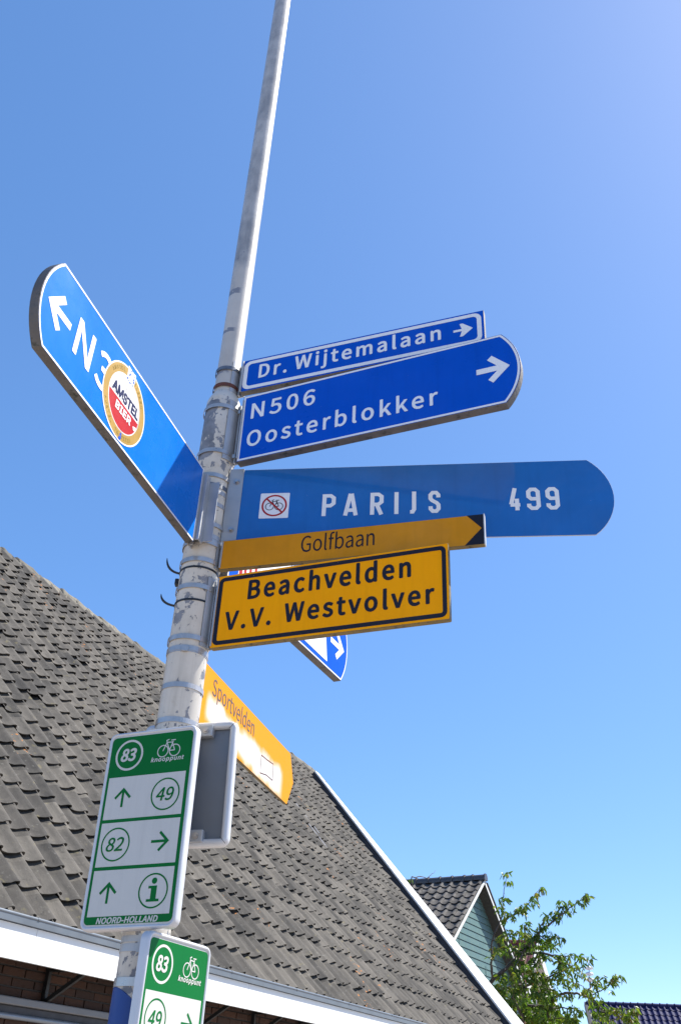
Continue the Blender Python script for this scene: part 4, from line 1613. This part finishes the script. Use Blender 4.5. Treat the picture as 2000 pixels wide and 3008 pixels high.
# ridge nearly level across the view
by = R(96.5)
b_r = Vector((math.sin(by), math.cos(by), 0))
b_o = Vector((-math.cos(by), math.sin(by), 0))
b_o = -b_o if b_o.y > 0 else b_o                      # towards the camera
b3 = -b_o * math.cos(R(45)) + UP * math.sin(R(45))
BF = frame(A3 - b3 * 4.0, b_r, b3, b_r.cross(b3))
h3 = thing('blue_roofed_house', 'low house with dark blue glazed tile roof at the lower right edge', 'house', Matrix.Translation((A3.x, A3.y, 0)))
mb = MB()
mb.box((0, -0.5, -0.12), (9.5, 4.0, -0.03))
broof = under(mb.build('roof', UNDERLAY), h3, BF)
k = NT('blue_glazed_tile')
k.color(k.mix(k.mapr(k.noise(k.coord(), 4, 4), 0.3, 0.7), (0.008, 0.010, 0.045), (0.016, 0.020, 0.085)))
k.set(Roughness=0.6, Specular_IOR_Level=0.12)
BLUET = k.m
PROF3 = [(0, .03), (.03, .008), (.08, 0), (.15, 0), (.19, .02), (.225, .055), (.265, .065), (.30, .045), (.32, .02)]
tile_field(broof, BF, PROF3, 0.31, 0.36, 0.028, BLUET, 30, 11, 0.02, 300, 0.44, thick=0.02, jitter=0.3, y0=0.05, seed=2)
for i in range(25):
    mb = MB()
    x = i * 0.38
    mb.tube([(x, 4.0, -0.0), (x + 0.05, 4.0, 0), (x + 0.06, 4.0, 0), (x + .378, 4.0, 0)], [.15, .15, .125, .12], 12)
    mb.build('ridge_cap', BLUET, broof, True, autosmooth=40)
mb = MB()
mb.box((-0.12, -0.5, -0.2), (0.018, 4.05, 0.07))
mb.build('verge_board', LEAD, broof)
mb = MB()
wl = BF.inverted()
f3 = frame(Vector((A3.x, A3.y, 0)), b_r, -b_o, UP)
mb.box((0.2, -2.3, 0), (9.3, 4, A3.z - 2.9))
under(mb.build('wall', BRICKFAR), h3, f3)

# ------------------------------------------------------------------ siren mast
SD = 78.0
s0 = at_depth(1730, 2861, SD)
sm = thing('siren_mast', 'white warning siren of three stacked domes on a thin mast behind the tree', 'siren', Matrix.Translation((s0.x, s0.y, 0)))
SWH = mat_simple('white_siren_paint', (0.66, 0.67, 0.69), 0.4)
sc_ = SD / F_PX
for i, dz in enumerate((1, 0, -1)):
    zc = s0.z + dz * 15.5 * sc_
    lathe('siren_dome', [(zc - 4.5 * sc_, 0.0), (zc - 4.5 * sc_, 7 * sc_), (zc - 3 * sc_, 11.5 * sc_), (zc + 1 * sc_, 12.5 * sc_), (zc + 4 * sc_, 9.5 * sc_), (zc + 5.5 * sc_, 4 * sc_), (zc + 5.6 * sc_, 0.0)], SWH, sm, 24, 50)
mb = MB()
mb.tube([(0, 0, 0), (0, 0, s0.z - 19 * sc_)], [0.16, 0.09], 10)
mb.build('mast', mat_simple('grey_mast', (0.25, 0.26, 0.27), 0.5, 0.3), sm, True)
mb = MB()
mb.tube([(0, 0, s0.z - 20 * sc_), (0, 0, s0.z + 38 * sc_)], 0.03, 8)
mb.build('rod', mat_simple('grey_rod', (0.25, 0.26, 0.27), 0.5, 0.3), sm, True)

# ------------------------------------------------------------------ cherry tree between the gable and the green house
TD = 25.2
TR0 = at_depth(1560, 3060, TD + 0.3)
tree = thing('cherry_tree', 'leafy cherry tree with drooping narrow leaves growing behind the white roof verge', 'tree', Matrix.Translation((TR0.x, TR0.y, 0)))
tinv = tree.matrix_basis.inverted()
r = random.Random(21)


def T(px, py, dd=0.0):
    return tinv @ at_depth(px, py, TD + dd)


def zc_(p):                                           # pixel in the enlarged crop -> photograph pixel
    return 1440 + p[0] / 3.484, 2560 + p[1] / 3.484


BR = [
    # pts (crop pixels), radius start, depth offset start/end, leaf density, leaf start fraction
    ([(560, 1700), (585, 1540), (600, 1400), (640, 1310), (720, 1255), (850, 1245), (960, 1280), (1080, 1330), (1150, 1440), (1240, 1530)], .060, .2, -.6, .55, .35),
    ([(300, 1700), (330, 1520), (290, 1400), (230, 1275), (370, 1170), (500, 1110), (640, 1060), (740, 1020), (850, 960)], .060, .0, -.9, .8, .40),
    ([(-40, 1240), (20, 1110), (150, 1000), (330, 830), (410, 720), (490, 630), (640, 510), (740, 430), (860, 340), (1000, 240)], .060, -.2, .5, 1.0, .25),
    ([(20, 1110), (10, 900), (20, 680), (110, 480), (125, 330), (150, 150), (160, 20)], .030, -.2, -.4, .75, .45),
    ([(110, 510), (260, 430), (360, 360), (440, 260), (510, 160)], .025, -.2, -.6, 1.1, .05),
    ([(20, 700), (180, 650), (340, 630)], .020, -.3, -.9, 1.1, .15),
    ([(330, 850), (480, 835), (620, 855), (700, 920), (780, 950), (900, 1010), (980, 1080)], .038, .1, -.6, 1.1, .2),
    ([(600, 850), (780, 870), (880, 860), (1010, 910)], .020, -.2, -.7, 1.2, .2),
    ([(560, 1100), (690, 1115), (840, 1135), (960, 1190), (1010, 1260)], .024, -.4, .2, 1.0, .15),
    ([(1030, 1270), (1150, 1210), (1220, 1160), (1290, 1090), (1340, 1080)], .016, -.4, -.8, .9, .1),
    ([(1000, 1280), (1010, 1200), (1080, 1150), (1120, 1110), (1170, 1090)], .016, -.4, -.5, .9, .1),
    ([(230, 1360), (400, 1370), (560, 1390), (700, 1400), (830, 1400), (930, 1430)], .040, .1, -.5, 1.1, .1),
    ([(410, 720), (350, 600), (370, 520)], .020, .0, .4, 1.2, .1),
    ([(490, 630), (540, 500), (600, 470)], .020, .1, .5, 1.2, .1),
    ([(640, 510), (700, 400), (780, 330)], .014, .3, .6, 1.2, .2),
    ([(480, 640), (600, 710), (680, 660), (720, 690)], .018, .2, -.4, 1.1, .15),
    ([(490, 650), (560, 740), (650, 770)], .018, .2, .7, 1.1, .15),
    ([(330, 830), (200, 780), (60, 800)], .020, -.2, .5, 1.2, .15),
    ([(330, 850), (260, 960), (220, 1090)], .020, -.2, -.8, 1.2, .15),
    ([(480, 840), (440, 960), (480, 1080)], .020, .0, -.8, 1.2, .1),
    ([(500, 1110), (420, 1010), (330, 980)], .020, -.3, -1.0, 1.2, .1),
    ([(700, 900), (720, 1000), (700, 1080)], .016, -.2, -.8, 1.2, .1),
    ([(370, 1170), (250, 1160), (120, 1200), (60, 1180)], .022, -.3, -.9, 1.1, .2),
    ([(500, 1120), (580, 1200), (660, 1200)], .020, -.3, -.9, 1.1, .1),
    ([(600, 1400), (560, 1280), (470, 1230)], .022, .1, -.9, 1.2, .1),
    ([(290, 1400), (180, 1330), (140, 1280)], .022, .0, -.7, 1.1, .1),
    ([(330, 1520), (420, 1450), (520, 1460)], .022, .0, -.8, 1.2, .1),
    ([(585, 1540), (700, 1500), (860, 1520)], .022, .1, -.7, 1.2, .1),
    ([(585, 1560), (460, 1520), (380, 1560)], .022, .1, .7, 1.2, .1),
    ([(1150, 1440), (1250, 1420), (1350, 1400), (1460, 1430)], .016, -.5, -.9, 1.4, .0),
    ([(1240, 1530), (1330, 1500), (1420, 1510), (1490, 1540)], .016, -.6, -.9, 1.4, .0),
    ([(1080, 1330), (1100, 1450), (1050, 1540)], .016, -.4, .0, 1.2, .0),
    ([(150, 1000), (120, 1120), (180, 1230)], .016, -.2, .4, .9, .2),
    ([(20, 1110), (0, 930), (40, 900), (30, 780)], .014, -.2, -.6, .7, .4),
    ([(-40, 1240), (-560, 1100), (-830, 300), (-835, 80)], .03, -.2, .6, .25, .88),
    ([(-560, 1100), (-800, 160), (-745, 60), (-650, 62), (-590, 20), (-560, -10)], .022, -.2, .9, .0, .9),
    ([(-200, 1240), (-620, 760), (-560, 660), (-480, 700)], .014, -.2, .7, .8, .75),
]
wood = MB()
tips = []
leafv, leaff, leafr = [], [], []


def leaf(p, d, L_, wd, tint):
    """folded narrow leaf starting at p along d"""
    d = d.normalized()
    s_ = d.cross(Vector((r.uniform(-1, 1), r.uniform(-1, 1), r.uniform(-.4, .4)))).normalized()
    u_ = s_.cross(d)
    k_ = len(leafv)
    f_ = wd * 0.25
    drop = Vector((0, 0, -L_ * 0.22))
    leafv.extend([p, p + d * L_ * .40 + s_ * wd * .5 + u_ * f_, p + d * L_ * .40, p + d * L_ * .40 - s_ * wd * .5 + u_ * f_,
                  p + d * L_ * .75 + s_ * wd * .34 + u_ * f_ + drop * .4, p + d * L_ * .75 + drop * .4, p + d * L_ * .75 - s_ * wd * .34 + u_ * f_ + drop * .4, p + d * L_ + drop])
    for q in ((0, 1, 2), (0, 2, 3), (1, 4, 5, 2), (2, 5, 6, 3), (4, 7, 5), (5, 7, 6)):
        leaff.append(tuple(k_ + i for i in q))
        leafr.append(tint)


def cluster(p, nleaf, size=1.0, red=0.0):
    base = r.random()
    for i in range(nleaf):
        a = r.uniform(0, 2 * math.pi)
        tilt = r.uniform(0.1, 1.35)
        d = Vector((math.cos(a) * math.cos(tilt - 0.2), math.sin(a) * math.cos(tilt - 0.2), -math.sin(tilt - 0.2) - 0.15))
        off = Vector((r.gauss(0, .03), r.gauss(0, .03), r.gauss(0, .03))) * size
        leaf(p + off, d, r.uniform(.11, .19) * size, r.uniform(.045, .068) * size, min(1.0, max(0.0, base * 0.5 + r.random() * 0.5 + red)))


def densify(pts, n):
    out = []
    P_ = [Vector(p) for p in pts]
    m_ = len(P_) - 1
    for i in range(m_):
        p0, p1, p2, p3 = P_[max(i - 1, 0)], P_[i], P_[i + 1], P_[min(i + 2, m_)]
        for j in range(n):
            t = j / n
            out.append(0.5 * ((2 * p1) + (p2 - p0) * t + (2 * p0 - 5 * p1 + 4 * p2 - p3) * t * t + (3 * p1 - p0 - 3 * p2 + p3) * t ** 3))
    out.append(P_[-1])
    return out


for pts, rad, da, db, dens, start in BR:
    n0 = len(pts)
    P3 = [T(*zc_(p), da + (db - da) * i / (n0 - 1)) for i, p in enumerate(pts)]
    P3 = densify(P3, 5)
    for i in range(1, len(P3) - 1):
        P3[i] = P3[i] + Vector((r.gauss(0, .010), r.gauss(0, .010), r.gauss(0, .010)))
    m_ = len(P3)
    wood.tube(P3, [max(.005, rad * (1 - 0.86 * i / (m_ - 1))) for i in range(m_)], 6)
    # leaves along the branch
    for i in range(m_ - 1):
        f_ = i / (m_ - 1)
        if f_ < start or dens <= 0:
            continue
        seglen = (P3[i + 1] - P3[i]).length
        cnt = seglen / 0.080 * dens
        for q in range(int(cnt) + (1 if r.random() < cnt % 1 else 0)):
            p = P3[i].lerp(P3[i + 1], r.random())
            side = Vector((r.gauss(0, 1), r.gauss(0, 1), r.uniform(-.5, .8))).normalized()
            tw = p + side * r.uniform(.03, .22) * (1.0 if dens > .5 else .5)
            wood.tube([p, p.lerp(tw, .5) + Vector((0, 0, .015)), tw], [.004, .003, .002], 3, False)
            cluster(tw, r.randint(4, 8), 1.0, 0.18 if pts[0][0] > 1140 else 0.0)
    cluster(P3[-1], 6) if dens > 0.3 else None
# denser inner foliage low down
for (x0_, y0_, x1_, y1_, cnt) in ((190, 1230, 640, 1600, 120), (130, 880, 480, 1180, 22), (560, 1420, 900, 1600, 36), (250, 760, 620, 900, 12), (200, 560, 420, 720, 7)):
    for q in range(cnt):
        p = T(*zc_((r.uniform(x0_, x1_), r.uniform(y0_, y1_))), r.gauss(0.3, .55))
        cluster(p, r.randint(5, 8))
# trunk down to the ground and the three scaffold limbs' feet
tb = [Vector((0.1, 0.2, 0)), Vector((0.06, 0.1, 0.9)), T(*zc_((470, 1990)), .2), T(*zc_((430, 1830)), .15)]
tm = MB()
tm.tube(densify(tb, 5), [.15 - .004 * i for i in range(16)], 10)
for p in ((560, 1700), (300, 1700), (-40, 1240)):
    tm.tube(densify([tb[-2], tb[-1].lerp(T(*zc_(p), .1), .5), T(*zc_(p), BR[{560: 0, 300: 1, -40: 2}[p[0]]][2])], 5), [.085 - .0025 * i for i in range(11)], 8)
BARK = mat_simple('cherry_bark', (0.085, 0.072, 0.068), 0.75, 0, 0.35, 8, 0.3, 30)
tm.build('trunk', BARK, tree, True)
wood.build('branches', BARK, tree, True)
k = NT('cherry_leaf')
at = k.n('ShaderNodeAttribute', attribute_name='tint')
ramp = k.n('ShaderNodeValToRGB')
k.l(at.outputs['Fac'], ramp.inputs[0])
cr = ramp.color_ramp
cr.elements[0].position, cr.elements[0].color = 0.0, (0.030, 0.072, 0.012, 1)
cr.elements[1].position, cr.elements[1].color = 0.78, (0.165, 0.215, 0.028, 1)
e2 = cr.elements.new(0.45)
e2.color = (0.085, 0.155, 0.022, 1)
e3 = cr.elements.new(0.98)
e3.color = (0.17, 0.11, 0.035, 1)
k.color(ramp.outputs[0])
k.set(Roughness=0.42, Specular_IOR_Level=0.5)
tr = k.n('ShaderNodeBsdfTranslucent')
mxs = k.n('ShaderNodeMixShader')
mxs.inputs[0].default_value = 0.42
br2 = k.mix(1.0, ramp.outputs[0], (1.6, 1.7, 0.7), 'MULTIPLY')
k.l(br2, tr.inputs[0])
k.l(k.b.outputs[0], mxs.inputs[1])
k.l(tr.outputs[0], mxs.inputs[2])
k.l(mxs.outputs[0], k.t.nodes['Material Output'].inputs[0])
crown = mk('crown', leafv, leaff, k.m, tree)
crown['kind'] = 'stuff'
a_ = crown.data.attributes.new('tint', 'FLOAT', 'FACE')
a_.data.foreach_set('value', leafr)
print('leaves', len(leaff) // 6)
